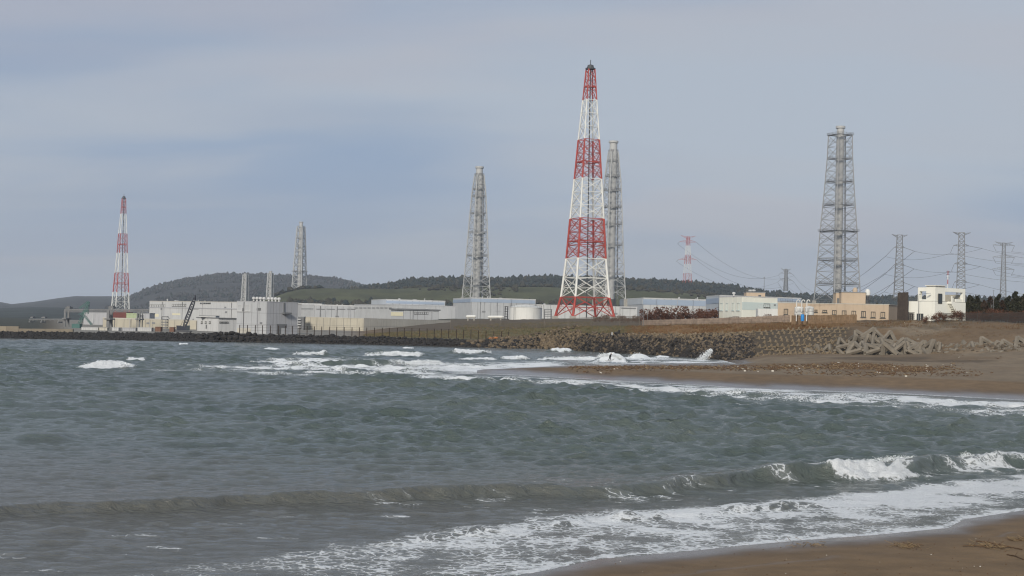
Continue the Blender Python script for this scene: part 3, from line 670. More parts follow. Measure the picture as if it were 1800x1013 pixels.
def banded_tower(name, label, x, ybase, Y, prof, bands, th, leg_r, br_r, panels, cat='tower', fine=True):
    c = at(x, ybase, Y); lv = sorted(px_levels(x, Y, prof, th)); zb = [zat(x, y, Y) for y in bands]   # top down: red first
    root = thing(name, label, cat, (c.x, c.y, lv[0][0]))
    zs = [l[0] for l in lv]
    def colour(z):                       # 0 red, 1 white
        for i in range(len(zb) - 1):
            if zb[i + 1] <= z <= zb[i]: return i % 2
        return (len(zb) - 2) % 2
    brk = sorted(set(zs + [z for z in zb if zs[0] < z < zs[-1]]))
    for i in range(4):
        mb = MB()
        for z0, z1 in zip(brk[:-1], brk[1:]):
            p = corners(c, lv_interp(lv, z0), th)[i]; q_ = corners(c, lv_interp(lv, z1), th)[i]; p.z, q_.z = z0, z1
            t = (z0 - zs[0]) / (zs[-1] - zs[0]); mb.beam(p, q_, leg_r * (1.10 - 0.68 * t), 6, leg_r * (1.10 - 0.68 * t), colour((z0 + z1) / 2), caps=False)
        mb.build('leg', [M_RED, M_WHITE], root, True)
    for bi in range(len(zb) - 1):
        z1, z0 = zb[bi], max(zb[bi + 1], zs[0]); n = panels[bi]; mb = MB()
        for q_ in range(n):
            lattice_panel(mb, c, lv, th, z0 + (z1 - z0) * q_ / n, z0 + (z1 - z0) * (q_ + 1) / n, br_r * (0.56 + 0.48 * bi / 6), sub=fine and bi > 1)
        mb.build('lattice_section', M_RED if bi % 2 == 0 else M_WHITE, root)
        if bi % 2 == 0 and bi < len(zb) - 2:                   # work platform in the red bands
            zp = z0 + (z1 - z0) * 0.42; r = lv_interp(lv, zp); pl = corners(c, r * 1.02, th); pi_ = corners(c, r * 0.80, th)
            mb = MB()
            for i in range(4):
                j = (i + 1) % 4; mb.prism([pl[i], pl[j], pi_[j], pi_[i]], zp, zp + 0.5)
            mb.build('platform', M_RED, root)
    zt = zs[-1]; r = lv[-1][1]
    mb = MB(); mb.lathe((c.x, c.y, zt), [(r * 1.05, 0), (r * 1.05, 0.6), (r * 0.75, 0.7), (r * 0.6, 2.2), (0.4, 2.6)], 12); mb.beam((c.x, c.y, zt + 2.4), (c.x, c.y, zt + 5.0), 0.22, 5)
    mb.build('top_cap', M_DARK, root)
    mb = MB(); cc = corners(c, 1.0, th + 0.5)[2]
    mb.beam((cc.x, cc.y, zs[0]), (c.x, c.y, zt), 0.42, 4); mb.build('ladder_shaft', M_DARK, root)
    for i in range(4):                                          # concrete footings
        p = corners(c, lv[0][1], th)[i]; g = land_at(p)
        MB().prism([(p.x - 1.6, p.y - 1.6), (p.x + 1.6, p.y - 1.6), (p.x + 1.6, p.y + 1.6), (p.x - 1.6, p.y + 1.6)], min(g, zs[0]) - 1.0, zs[0] + 0.4).build('footing', M_CONC, root)
    return root
M_CONC = surf('old_concrete', (0.30, 0.285, 0.255), 0.9, 0.2, 0.25, streak=0.35, bump=0.3)
TH = R(156)
banded_tower('lattice_tower', 'tall red and white lattice tower in front of a grey stack', 1027.5, 558, 750,
    [(558, 51), (523, 41.5), (455, 34), (385, 29), (315, 23.5), (245, 18.2), (176, 12.2), (122, 7.8)], [122, 176, 246, 315, 385, 455, 523, 558], TH, 0.58, 0.27, [3, 3, 3, 3, 3, 2, 1])
banded_tower('lattice_tower', 'small red and white lattice tower beyond the harbour gantry', 211, 560, 1500,
    [(562, 21), (543, 16.5), (514, 14.8), (480, 12.2), (445, 9.6), (411, 8.0), (376, 5.2), (349, 3.8)], [349, 376, 411, 445, 480, 514, 546, 562], R(168), 0.52, 0.19, [2, 2, 2, 2, 2, 2, 1], fine=False)

def stack(label, x, ytop, ybase, Y, prof, cw, th, plats, n_panels, tone, big_plat=None, cat='chimney', cap=True, drum=True, wide=1.25):
    c = at(x, ybase, Y); k = Y / FOC; lv = sorted(px_levels(x, Y, prof, th)); zt = zat(x, ytop, Y); zs = [l[0] for l in lv]
    root = thing('exhaust_stack', label, cat, (c.x, c.y, zs[0])); r = cw * k / 2
    mb = MB(); z0 = zs[0]; H_ = zt - z0
    prof_ = [(r * 1.08, 0), (r * 1.05, H_ * 0.5), (r, H_ * 0.90), (r * 0.95, H_ * 0.965)]
    if cap: prof_ += [(r * 0.95, H_ * 0.985), (r * 1.22, H_ * 0.988), (r * 1.22, H_), (r * 0.8, H_)]
    mb.lathe((c.x, c.y, z0), prof_, 20); mb.build('flue', M_STACK, root, True)
    lr = max(0.45, 0.95 * k)
    for i in range(4):
        mb = MB()
        for (za, ra), (zb_, rb) in zip(lv[:-1], lv[1:]):
            p = corners(c, ra, th)[i]; q_ = corners(c, rb, th)[i]; p.z, q_.z = za, zb_; mb.beam(p, q_, lr, 6, lr * 0.9, caps=False)
        mb.build('leg', tone, root, True)
    cuts = np.linspace(0, 1, n_panels + 1) ** 0.92
    zc = [zs[0] + (zs[-1] - zs[0]) * t for t in cuts]; half = n_panels // 2
    for a_, b_ in ((0, half), (half, n_panels)):
        mb = MB()
        for q_ in range(a_, b_): lattice_panel(mb, c, lv, th, zc[q_], zc[q_ + 1], lr * 0.46, sub=True)
        mb.build('lattice_section', tone, root)
    for py in plats:
        zp = zat(x, py, Y); rr = lv_interp(lv, zp); f = wide if (big_plat and py in big_plat) else 1.01
        pl = corners(c, rr * f, th); pi_ = corners(c, rr * 0.72, th); mb = MB()
        for i in range(4):
            j = (i + 1) % 4; mb.prism([pl[i], pl[j], pi_[j], pi_[i]], zp, zp + 0.3)
            for t in np.linspace(0, 1, 5)[:-1]:
                w = pl[i].lerp(pl[j], t); mb.beam((w.x, w.y, zp), (w.x, w.y, zp + 1.7), 0.14, 4)
            for hz_ in (0.9, 1.7): mb.beam((pl[i].x, pl[i].y, zp + hz_), (pl[j].x, pl[j].y, zp + hz_), 0.12, 4)
        mb.build('platform', M_STEEL, root)
    mb = MB(); a = th + 0.9; rx = r * 1.5
    mb.beam((c.x + rx * 1.2, c.y - rx * .6, zs[0]), (c.x + r * 1.15, c.y - r * .4, zs[-1]), 0.5 * k + 0.35, 5); mb.build('lift_shaft', M_STEEL, root)
    for i in range(4):
        p = corners(c, lv[0][1], th)[i]; g = land_at(p)
        MB().box((p.x, p.y, (min(g, zs[0] - 0.5) + zs[0]) / 2), (3, 3, zs[0] - min(g, zs[0] - 0.5) + 0.6)).build('footing', M_CONC, root)
    return root
stack('grey steel exhaust stack in a lattice frame behind the beige building', 1471.5, 222, 530, 1100, [(530, 38), (470, 34), (407, 30), (330, 24), (275, 20.5), (238, 19.5)], 13.5, R(160), [238, 280, 320, 361, 407, 459, 500], 13, M_GALV, big_plat=(238, 407), wide=1.12)
stack('pale grey exhaust stack half hidden by the tall red and white tower', 1072, 248, 526, 1215, [(526, 27), (440, 21), (380, 18), (320, 14.5), (267, 8.5)], 14, R(160), [267, 285, 311, 335, 365, 395, 432, 483], 14, M_FRAMEP)
stack('pale grey exhaust stack standing behind the blue-striped hall', 837, 293, 524, 1470, [(524, 25), (450, 19.5), (390, 16), (340, 12.5), (308, 8.5)], 12.5, R(160), [308, 334, 346, 376, 410, 450, 497], 13, M_FRAMEP)
stack('off-white exhaust stack rising from the grassy hilltop', 526, 390, 512, 2600, [(514, 12.6), (478, 10.8), (440, 9), (399, 6.6)], 6.5, R(205), [399, 420, 434, 451, 478, 503], 9, M_FRAMEP, big_plat=(478,))
stack('short lattice vent stack beside a thin pole, behind the long pale hall', 430, 481, 540, 2100, [(540, 6.5), (500, 5.0), (483, 4.2)], 5, R(205), [493, 510], 7, M_FRAMEP)
stack('short lattice vent stack above the rooftop ventilators of the grey block', 474, 477, 540, 2120, [(540, 6.5), (500, 5.2), (480, 4.4)], 5, R(205), [490, 507], 7, M_FRAMEP)

M_LINE = surf('overhead_conductor', (0.10, 0.105, 0.11), 0.5, 0.1, 0.1)
def pylon(label, x, ytop, ybase, Y, hw_b, hw_t, arms, cap_hw, th, mats, insul=((-4, 4), (4, 4)), thick=1.0):
    """arms: (photo y, half span px). returns attachment points per arm (left, right)"""
    k = Y / FOC; c = at(x, ybase, Y); z0, z1 = c.z, zat(x, ytop, Y)
    lv = [(z0, hw_b * k / abs(math.cos(th))), (z0 + (z1 - z0) * 0.55, (hw_b * 0.45 + hw_t * 0.55) * k / abs(math.cos(th))), (z1, hw_t * k / abs(math.cos(th)))]
    root = thing('transmission_pylon', label, 'pylon', (c.x, c.y, z0)); lr = 0.36 * k * thick + 0.10; two = len(mats) > 1
    seg = np.linspace(z0, z1, 6)
    for i in range(4):
        mb = MB()
        for s2, (a_, b_) in enumerate(zip(seg[:-1], seg[1:])):
            p = corners(c, lv_interp(lv, a_), th)[i]; q_ = corners(c, lv_interp(lv, b_), th)[i]; p.z, q_.z = a_, b_
            mb.beam(p, q_, lr, 5, mi=(s2 % 2) if two else 0, caps=False)
        mb.build('leg', mats, root)
    for s2, (a_, b_) in enumerate(zip(seg[:-1], seg[1:])):
        mb = MB(); n = 1 if two else 3
        for q_ in range(n): lattice_panel(mb, c, lv, th, a_ + (b_ - a_) * q_ / n, a_ + (b_ - a_) * (q_ + 1) / n, lr * (0.35 if two else 0.5), sub=False)
        mb.build('lattice_section', mats[s2 % 2] if two else mats[0], root)
    att = []
    for ai, (ay, hs) in enumerate(arms):
        z = zat(x, ay, Y); rb = lv_interp(lv, z) * 0.8; pair = []
        for sgn in (-1, 1):
            tip = Vector((c.x + sgn * hs * k, c.y + sgn * 1.5, z + (2.6 * k if ai == 0 else 0.4))); mb = MB(); hgt = (-3.5 if ai == 0 else 4.5) * k
            for dy in (-rb, rb):
                mb.beam((c.x + sgn * rb * 0.5, c.y + dy * 0.7, z), tip, lr * 0.6, 4); mb.beam((c.x + sgn * rb * 0.5, c.y + dy * 0.7, z + hgt), tip, lr * 0.55, 4)
            for t in (0.25, 0.5, 0.75):
                p = Vector((c.x + sgn * rb * .5, c.y, z)).lerp(tip, t); mb.beam(p, p + Vector((0, 0, hgt * (1 - t))), lr * 0.5, 4)
            mb.build('crossarm', mats[0], root)
            iv = insul[(sgn + 1) // 2]; e = tip + Vector((iv[0] * k, -2.0 * k, -iv[1] * k))
            if ai > 0 or not cap_hw:
                MB().beam(tip, e, 0.20 * k + 0.06, 5).build('insulator', M_LINE, root)
            pair.append(e)
        att.append(pair)
    return att
GP = [surf('dull_pylon_steel', (0.19, 0.195, 0.20), 0.6, 0.15, 0.2)]
pyl_red = pylon('red and white pylon on the wooded ridge', 1208, 416, 497, 2300, 8.0, 2.6, [(417, 13), (426, 15), (457, 16)], 13, R(195), [M_RED, M_WHITE], thick=0.7)
pyl_far = pylon('small hazy grey pylon on the skyline of the pine wood', 1381, 473, 512, 3000, 4.5, 2.2, [(475, 9), (481, 10), (493, 11)], 9, R(195), GP, thick=1.2)
pyl_a = pylon('grey pylon with drooping insulators beside the tall timber screen', 1579.5, 413, 524, 1250, 10.5, 5.5, [(415, 15), (436, 10), (467, 10), (498, 11)], 15, R(207), GP, insul=((-16, 17), (17, 6)), thick=1.2)
pyl_b = pylon('largest grey pylon directly behind the white house', 1688.5, 409, 524, 1150, 9.5, 5.8, [(411, 17), (433, 15), (465, 13), (497, 12)], 17, R(207), GP, insul=((-6, 14), (22, 4)), thick=1.3)
pyl_c = pylon('slender grey pylon above the dark pines', 1763, 427, 524, 1500, 6.5, 3.0, [(428, 17), (432, 20), (453, 20), (474, 20)], 17, R(200), GP, insul=((5, 11), (-6, 11)))
def wire(a, b, sag, label, group, r=0.11):
    a, b = Vector(a), Vector(b); mb = MB(); n = 14; pts = [a.lerp(b, i / n) - Vector((0, 0, sag * 4 * (i / n) * (1 - i / n))) for i in range(n + 1)]
    for p, q_ in zip(pts[:-1], pts[1:]): mb.beam(p, q_, r, 3, caps=False)
    tag(mb.build('power_line', M_LINE), label, 'cable', group)
def span(A, B, ia, ib, sag, label, group, r=0.11):
    for i, j in zip(ia, ib):
        for s2 in (0, 1): wire(A[i][s2], B[j][s2], sag, ('top ', 'upper ', 'middle ', 'lowest ')[i] + ('west-arm ', 'east-arm ')[s2] + label, group, r)
span(pyl_red, pyl_far, (1, 2), (1, 2), 26, 'thin overhead cable sagging from the red pylon to the small hazy pylon', 'cables behind the red pylon', 0.20)
span(pyl_far, pyl_a, (1, 2, 2), (1, 2, 3), 40, 'thin overhead cable strung behind the steel stack', 'cables behind the steel stack', 0.20)
span(pyl_a, pyl_b, (1, 2, 3), (1, 2, 3), 4, 'overhead cable between the two pylons around the white house', 'cables over the white house')
off = [[at(2050, y, 1050), at(2060, y, 1020)] for y in (446, 478, 508)]
span(pyl_b, off, (1, 2, 3), (0, 1, 2), 9, 'thin overhead cable leading away from the largest grey pylon', 'cables over the pines')
off = [[at(2150, y, 1500), at(2200, y, 1480)] for y in (440, 462, 484)]
span(pyl_c, off, (1, 2, 3), (0, 1, 2), 8, 'thin overhead cable leading away from the slender pylon', 'cables of the slender pylon', 0.13)
# ================================================================ BUILDINGS
M_WALLG = surf('pale_grey_cladding', (0.40, 0.41, 0.42), 0.7, 0.08, 0.06, streak=0.40); M_WALLG2 = surf('cool_grey_cladding', (0.36, 0.365, 0.38), 0.7, 0.08, 0.06, streak=0.40)
M_CREAM = surf('cream_render', (0.43, 0.41, 0.36), 0.8, 0.10, 0.10, streak=0.3); M_TAN = surf('tan_concrete', (0.40, 0.37, 0.30), 0.85, 0.10, 0.12, streak=0.35)
M_OFFW = surf('offwhite_cladding', (0.46, 0.463, 0.46), 0.75, 0.09, 0.08, streak=0.42); M_BLUE = surf('pale_blue_band', (0.29, 0.35, 0.44), 0.7, 0.08, 0.05)
M_PBLUE = surf('milky_blue_band', (0.44, 0.47, 0.50), 0.7, 0.06, 0.05); M_ROOF = surf('grey_roof_edge', (0.24, 0.25, 0.26), 0.8, 0.1, 0.1)
M_GLASS = surf('dark_window_glass', (0.045, 0.055, 0.060), 0.12, 0.2, 0.4); M_PALEG = surf('bright_shutter', (0.62, 0.58, 0.42), 0.6, 0.06, 0.3)
M_DOOR = surf('grey_steel_door', (0.13, 0.135, 0.14), 0.6, 0.15, 0.3); M_FRAME = surf('dark_window_frame', (0.07, 0.068, 0.06), 0.6, 0.1, 0.5)
M_BEIGE = surf('beige_wall_panel', (0.43, 0.34, 0.25), 0.8, 0.08, 0.25, streak=0.18); M_HOUSE = surf('white_house_render', (0.78, 0.77, 0.69), 0.8, 0.04, 0.2, streak=0.10)
M_MINT = surf('minty_white_wall', (0.70, 0.70, 0.62), 0.8, 0.05, 0.2, streak=0.12); M_MBAND = surf('pale_cyan_band', (0.50, 0.57, 0.55), 0.8, 0.05, 0.2)
M_TANKW = surf('white_tank_paint', (0.60, 0.60, 0.57), 0.55, 0.08, 0.15, streak=0.3); M_DRED = surf('dark_red_shed', (0.14, 0.050, 0.045), 0.8, 0.15, 0.2)
M_PGREEN = surf('pale_green_box', (0.34, 0.40, 0.25), 0.7, 0.1, 0.2); M_GREEN = surf('crane_green_paint', (0.055, 0.125, 0.115), 0.6, 0.15, 0.3)
M_NAVY = surf('crane_dark_navy', (0.022, 0.026, 0.040), 0.5, 0.2, 0.3); M_BRN = surf('rusty_brown_box', (0.15, 0.085, 0.06), 0.85, 0.2, 0.3); M_BLUEBOX = surf('bright_blue_plastic', (0.03, 0.22, 0.55), 0.5, 0.05, 0.5)
M_PARA = surf('brown_grey_parapet', (0.25, 0.215, 0.165), 0.9, 0.15, 0.2, streak=0.3)
M_JOINT = surf('shadowed_joint_grey', (0.16, 0.16, 0.16), 0.9, 0.1, 0.2)
class Bld:
    """a building on the plan corner points L - M - R (two faces seen) or L - R (frontal, given depth)"""
    def __init__(s, name, label, plan_px, z0, ytop, wall, depth=10.0, roof=None, cat='building', roof_h=0.35, over=0.15, x_ref=None, group=None, joints=False):
        P_ = [at(x, 560, Y) for x, Y in plan_px]; s.p = [Vector((p.x, p.y, 0)) for p in P_]
        if len(s.p) == 3: plan = [s.p[0], s.p[1], s.p[2], s.p[0] + s.p[2] - s.p[1]]
        else:
            d = (s.p[1] - s.p[0]).normalized(); nb = Vector((-d.y, d.x, 0)) * depth; plan = [s.p[0], s.p[1], s.p[1] + nb, s.p[0] + nb]
        s.plan = plan; mid = plan_px[1] if len(plan_px) == 3 else plan_px[0]
        s.z1 = zat(x_ref or mid[0], ytop, mid[1]); s.z0 = z0
        ctr = sum(plan, Vector()) / 4; s.root = thing(name, label, cat, (ctr.x, ctr.y, z0), group=group)
        MB().prism(plan, z0, s.z1).build('wall', M_JOINT if joints else wall, s.root)
        pl = [ctr + (q_ - ctr) * (1 + over / max(1.0, (q_ - ctr).length)) for q_ in plan]
        MB().prism(pl, s.z1, s.z1 + roof_h).build('roof', roof or M_ROOF, s.root)
    def face(s, i): return s.p[i], s.p[i + 1]
    def hit(s, i, x, y):
        A, B = s.face(i); d = ray(x, y); e = B - A
        den_ = d.x * e.y - d.y * e.x; t = (A.x * e.y - A.y * e.x) / den_; P_ = Vector((d.x * t, d.y * t, CAM_H + d.z * t))
        return (Vector((P_.x, P_.y, 0)) - A).dot(e) / e.length_squared, P_.z
    def rect(s, i, x0, y0, x1, y1):
        yc, xc = (y0 + y1) / 2, (x0 + x1) / 2
        return s.hit(i, x0, yc)[0], s.hit(i, x1, yc)[0], s.hit(i, xc, y1)[1], s.hit(i, xc, y0)[1]
    def slab(s, mb, i, u0, u1, z0, z1, o0, o1, mi=0):
        A, B = s.face(i); d = (B - A).normalized(); n = Vector((d.y, -d.x, 0)); a = A.lerp(B, u0); b = A.lerp(B, u1)
        mb.prism([a + n * o1, b + n * o1, b + n * o0, a + n * o0], z0, z1, mi); return mb
    def panel(s, i, px_, name, mat, proud=0.12, u=None):
        u0, u1, z0, z1 = u or s.rect(i, *px_); return s.slab(MB(), i, u0, u1, z0, z1, 0.003, proud).build(name, mat, s.root)
    def window(s, i, px_, frame=M_FRAME, glass=M_GLASS, fw=0.10, bars=0, name='window'):
        u0, u1, z0, z1 = s.rect(i, *px_); A, B = s.face(i); W = (B - A).length; f = fw / W; mb = MB()
        for a in ((u0, u1, z0, z0 + fw), (u0, u1, z1 - fw, z1), (u0, u0 + f, z0 + fw, z1 - fw), (u1 - f, u1, z0 + fw, z1 - fw)): s.slab(mb, i, *a, 0.003, 0.16)
        for b in range(bars):
            uc = u0 + (u1 - u0) * (b + 1) / (bars + 1); s.slab(mb, i, uc - f / 3, uc + f / 3, z0 + fw, z1 - fw, 0.003, 0.12)
        w = mb.build(name, frame, s.root)
        s.slab(MB(), i, u0 + f * .9, u1 - f * .9, z0 + fw * .9, z1 - fw * .9, 0.002, 0.05).build('pane', glass, w)
        s.slab(MB(), i, u0 - f, u1 + f, z0 - fw * 0.9, z0 - 0.004, 0.003, 0.26).build('sill', frame, w)
        return w
    def cladding(s, i, n, mat, zlo=None, zhi=None, gap=None, proud=0.06, u0=0.0, u1=1.0, rows=1):
        A, B = s.face(i); W = (B - A).length; gap = gap or max(.04, A.y * .00013); g = gap / W; zl, zh = zlo if zlo is not None else s.z0, zhi if zhi is not None else s.z1 - 0.02
        for r_ in range(rows):
            for k in range(n):
                a = u0 + (u1 - u0) * k / n; b = u0 + (u1 - u0) * (k + 1) / n
                s.slab(MB(), i, a + g, b - g, zl + (zh - zl) * r_ / rows + gap, zl + (zh - zl) * (r_ + 1) / rows, 0.003, proud).build('wall_panel', mat, s.root)
    def extras(s, i, seed, units=4, doors=2, pipes=3, louvres=2):
        r_ = random.Random(seed); A, B = s.face(i); W = (B - A).length; d = (B - A).normalized(); n = Vector((d.y, -d.x, 0)); k = A.y / FOC
        for _ in range(units):
            c = A.lerp(B, r_.uniform(.06, .94)) - n * r_.uniform(2, 9); w = r_.uniform(2.5, 7) * k; h = r_.uniform(1.5, 3.6) * k
            if r_.random() < .5: MB().box((c.x, c.y, s.z1 + h / 2 + .3), (w, w * .8, h), math.atan2(d.y, d.x)).build('roof_unit', r_.choice([M_OFFW, M_WALLG2, M_STEEL]), s.root)
            else: MB().lathe((c.x, c.y, s.z1 + .3), [(w * .16, 0), (w * .16, h * .8), (w * .26, h * .85), (w * .2, h * 1.2)], 8).build('roof_vent', M_OFFW, s.root)
        for _ in range(doors):
            u = r_.uniform(.05, .9); s.slab(MB(), i, u, u + 4 * k / W, s.z0, s.z0 + 8 * k, .08, .16).build('door', M_DOOR, s.root)
        for q in range(pipes):
            u = (q + r_.uniform(.3, .7)) / pipes; s.slab(MB(), i, u, u + .9 * k / W, s.z0, s.z1 - .1, .08, .3).build('downpipe', r_.choice([M_WALLG2, M_STEEL]), s.root)
        for _ in range(louvres):
            u = r_.uniform(.05, .9); z = s.z0 + (s.z1 - s.z0) * r_.uniform(.35, .75); lv = s.slab(MB(), i, u, u + 6 * k / W, z, z + 3 * k, .08, .14).build('louvre', M_DOOR, s.root)
            for q in range(3): s.slab(MB(), i, u, u + 6 * k / W, z + k * (q + .2), z + k * (q + .55), .14, .22).build('blade', M_WALLG2, lv)
    def roofbox(s, px_, Y, depth, mat, name='roof_box', up=0.0):
        x0, y0, x1, y1 = px_; a = at(x0, (y0 + y1) / 2, Y); b = at(x1, (y0 + y1) / 2, Y); z1 = zat((x0 + x1) / 2, y0, Y); z0 = s.z1 + 0.3
        mb = MB(); mb.prism([(a.x, a.y), (b.x, b.y), (b.x, b.y + depth), (a.x, a.y + depth)], z0, z1); o = mb.build(name, mat, s.root)
        mb = MB(); mb.prism([(a.x - .12, a.y - .12), (b.x + .12, b.y - .12), (b.x + .12, b.y + depth), (a.x - .12, a.y + depth)], z1, z1 + 0.15); mb.build('coping', M_ROOF, o)
        return o

# -- grey block by the seawall
b = Bld('pump_house', 'tall grey metal-clad block with mushroom ventilators on its roof', [(416, 439), (469, 430), (523, 439)], 1.2, 531, M_WALLG, roof=M_WALLG2, roof_h=0.2, joints=True)
b.cladding(0, 4, M_WALLG, rows=3); b.cladding(1, 5, M_WALLG2, rows=3)  # east face gets the darker grey: its shade is put into the cladding colour
for r_ in ((418, 536, 426, 547), (431, 536, 440, 547)): b.window(0, r_, M_OFFW, M_PALEG, 0.2)
for r_ in ((426.6, 542, 429.8, 547), (452, 541.5, 459, 546)): b.panel(0, r_, 'vent', M_DOOR, 0.16)
b.panel(0, (417, 577, 441, 586), 'base_band', M_CREAM, 0.10)
b.extras(0, 9, 0, 0, 2, 1); b.panel(1, (486, 570, 503.5, 589), 'doorway', M_DOOR, 0.14); b.panel(1, (494, 577, 503, 589), 'door', M_WALLG, 0.22)
b.panel(1, (495, 549.5, 508, 552), 'canopy', M_DOOR, 1.4); b.panel(1, (498, 532, 499.4, 549), 'downpipe', M_DOOR, 0.3)
for x in (446, 452, 458, 464, 472.5, 478.5, 484.5, 490.5):
    c = at(x, 530, 433.5 if x < 469 else 434.5); mb = MB(); mb.lathe((c.x, c.y, b.z1 + .2), [(.30, 0), (.30, .55), (.52, .6), (.56, 1.0), (.40, 1.25), (.10, 1.35)], 12); mb.build('ventilator', M_OFFW, b.root, True)
# -- long pale hall behind, with a strip of windows
b = Bld('turbine_hall', 'long pale hall with a strip of small dark windows under its roof', [(262, 880), (424, 800)], 1.9, 530, M_OFFW, 40, roof=M_CREAM)
b.cladding(0, 12, M_OFFW, zhi=b.z1 - 1.6)
for k_ in range(9): b.window(0, (263.5 + k_ * 3.1, 535.5, 266 + k_ * 3.1, 540), M_FRAME, fw=0.10)
for k_ in range(8): b.window(0, (302.5 + k_ * 3.2, 534.5, 305 + k_ * 3.2, 539), M_FRAME, fw=0.10)
for k_ in range(6): b.window(0, (352 + k_ * 3.2, 532.2, 354.4 + k_ * 3.2, 534.4), M_FRAME, fw=0.08)
b.panel(0, (271, 552, 279, 557), 'sign_board', M_PALEG); b.panel(0, (303, 551, 317, 554), 'sign_board', M_PALEG)
b.extras(0, 1, 5, 1, 4, 3); b.panel(0, (287, 542, 289, 575), 'downpipe', M_WALLG2); b.panel(0, (262.2, 541, 424, 542.5), 'string_course', M_WALLG2, 0.3)
# -- low tan shed in front of it
b = Bld('storage_shed', 'low tan flat-roofed shed behind the breakwater', [(181, 520), (346, 510)], 1.2, 560, M_TAN, 14, roof=M_CREAM, joints=True)
b.cladding(0, 13, M_TAN); b.extras(0, 7, 4, 1, 5, 2); b.panel(0, (194, 570, 197, 576), 'door', M_DOOR)
b = Bld('gate_house', 'grey box building behind the green crane', [(147, 600), (188, 600)], 1.4, 549, M_WALLG2, 14); b.cladding(0, 6, M_WALLG2)
b.panel(0, (161, 551, 165, 568), 'downpipe', M_WALLG, 0.3)
b = Bld('dock_shed', 'dark red shed showing above the low tan shed', [(194, 560), (222, 560)], 1.6, 549.5, M_DRED, 9, roof=M_DRED); b.cladding(0, 5, M_DRED)
b = Bld('switch_cabin', 'small pale green cabin on top of the tan sheds', [(222, 556), (241, 556)], 1.6, 552, M_PGREEN, 7, roof=M_PGREEN); b.cladding(0, 3, M_PGREEN)
b = Bld('switch_cabin', 'grey flat cabin wedged between pale green cabin and long hall', [(241, 558), (263, 558)], 1.6, 551.5, M_WALLG2, 8); b.window(0, (247, 554.5, 253, 560)); b.cladding(0, 3, M_WALLG2)
# -- small white building
b = Bld('service_building', 'small white building with a dark eave line by the seawall', [(347, 470), (384, 462), (417, 466)], 1.2, 560, M_OFFW, roof=M_DOOR, roof_h=0.28, over=0.5)
b.cladding(0, 4, M_OFFW); b.cladding(1, 5, M_OFFW)
for k_ in range(3): b.window(0, (354 + k_ * 7, 565, 356.5 + k_ * 7, 568.5), fw=0.1)
b.panel(0, (362, 571, 364, 578), 'door', M_DOOR)
for k_ in range(5): b.window(1, (385.6 + k_ * 3.3, 565.5, 388 + k_ * 3.3, 568), fw=0.08)
b.roofbox((350, 555.5, 379, 560), 466, 6, M_OFFW)
# -- halls in the middle distance
b = Bld('turbine_hall', 'low grey hall with a dashed dark line below its eaves', [(523, 930), (552, 900), (623, 905)], 2.0, 537.5, M_WALLG, roof=M_OFFW, roof_h=0.9, joints=True)
b.cladding(0, 4, M_OFFW); b.cladding(1, 7, M_WALLG)
for k_ in range(4): b.panel(1, (556 + k_ * 18, 543, 571 + k_ * 18, 544.4), 'vent_strip', M_STEEL, 0.2)
b.extras(1, 2, 4, 1, 3, 1); b.panel(0, (524, 542.5, 551, 543.5), 'vent_strip', M_STEEL, 0.3); b.roofbox((524, 533.6, 566, 538), 925, 20, M_OFFW)
b = Bld('retaining_wall', 'long tan concrete wall of tall panels above the seawall grass', [(534, 600), (640, 590), (792, 640)], 1.0, 560.5, M_TAN, cat='wall', roof=M_CREAM, roof_h=0.25, joints=True)
b.cladding(0, 9, M_TAN, rows=2); b.cladding(1, 14, M_CREAM, rows=2)
b = Bld('stair_tower', 'dark open stair tower beside the tall grey block', [(524, 590), (534, 590)], 1.2, 558, M_STEEL, 5)
for k_ in range(4): b.panel(0, (523.5, 561 + k_ * 4.5, 529, 562.6 + k_ * 4.5), 'landing', M_OFFW, 0.8)
b = Bld('turbine_hall', 'grey hall with vertical panel joints and a set-back upper storey', [(622, 1080), (692, 1000), (800, 1012)], 4.0, 536.5, M_OFFW, roof=M_WALLG2, roof_h=0.6)
b.cladding(0, 9, M_OFFW, zhi=b.z1 - 2.6); b.cladding(1, 8, M_WALLG); 
for k_ in range(9): b.panel(0, (624.5 + k_ * 7.4, 540.8, 629.5 + k_ * 7.4, 542), 'vent_strip', M_STEEL, 0.3)
b2 = Bld('turbine_hall', 'set-back upper storey with a pale blue band above the jointed hall', [(652, 1120), (678, 1065), (782, 1078)], 10.0, 527.5, M_PBLUE, roof=M_OFFW, roof_h=0.7, joints=True)
b2.cladding(0, 4, M_PBLUE); b2.cladding(1, 9, M_PBLUE); b2.extras(1, 8, 4, 0, 0, 0); b2.panel(1, (678.5, 530.5, 781, 534.5), 'stripe', M_BLUE, 0.3)
b = Bld('annex_building', 'low annex with a lean-to roof, a cream shutter and a window row', [(687, 940), (709, 925), (771, 935)], 4.0, 545, M_WALLG, roof=M_STEEL, roof_h=0.9, over=1.2, joints=True)
b.cladding(0, 2, M_WALLG); b.cladding(1, 5, M_WALLG)
b.extras(1, 6, 3, 1, 2, 0); b.panel(0, (688, 549, 708.5, 555.5), 'shutter', M_PALEG, 0.3)
for k_ in range(7): b.window(1, (728 + k_ * 3.6, 548.8, 731.2 + k_ * 3.6, 552.6), fw=0.12)
b = Bld('reactor_hall', 'big pale hall with a blue stripe below its roof, behind the round tank', [(796, 1330), (828, 1250), (941, 1262)], 6.0, 524.5, M_OFFW, roof=M_OFFW, roof_h=0.8, joints=True)
b.cladding(0, 4, M_OFFW); b.cladding(1, 10, M_WALLG)
b.panel(0, (796.5, 526.5, 827.7, 532), 'stripe', M_BLUE, 0.3); b.panel(1, (828.3, 526.8, 940.5, 532.5), 'stripe', M_BLUE, 0.3)
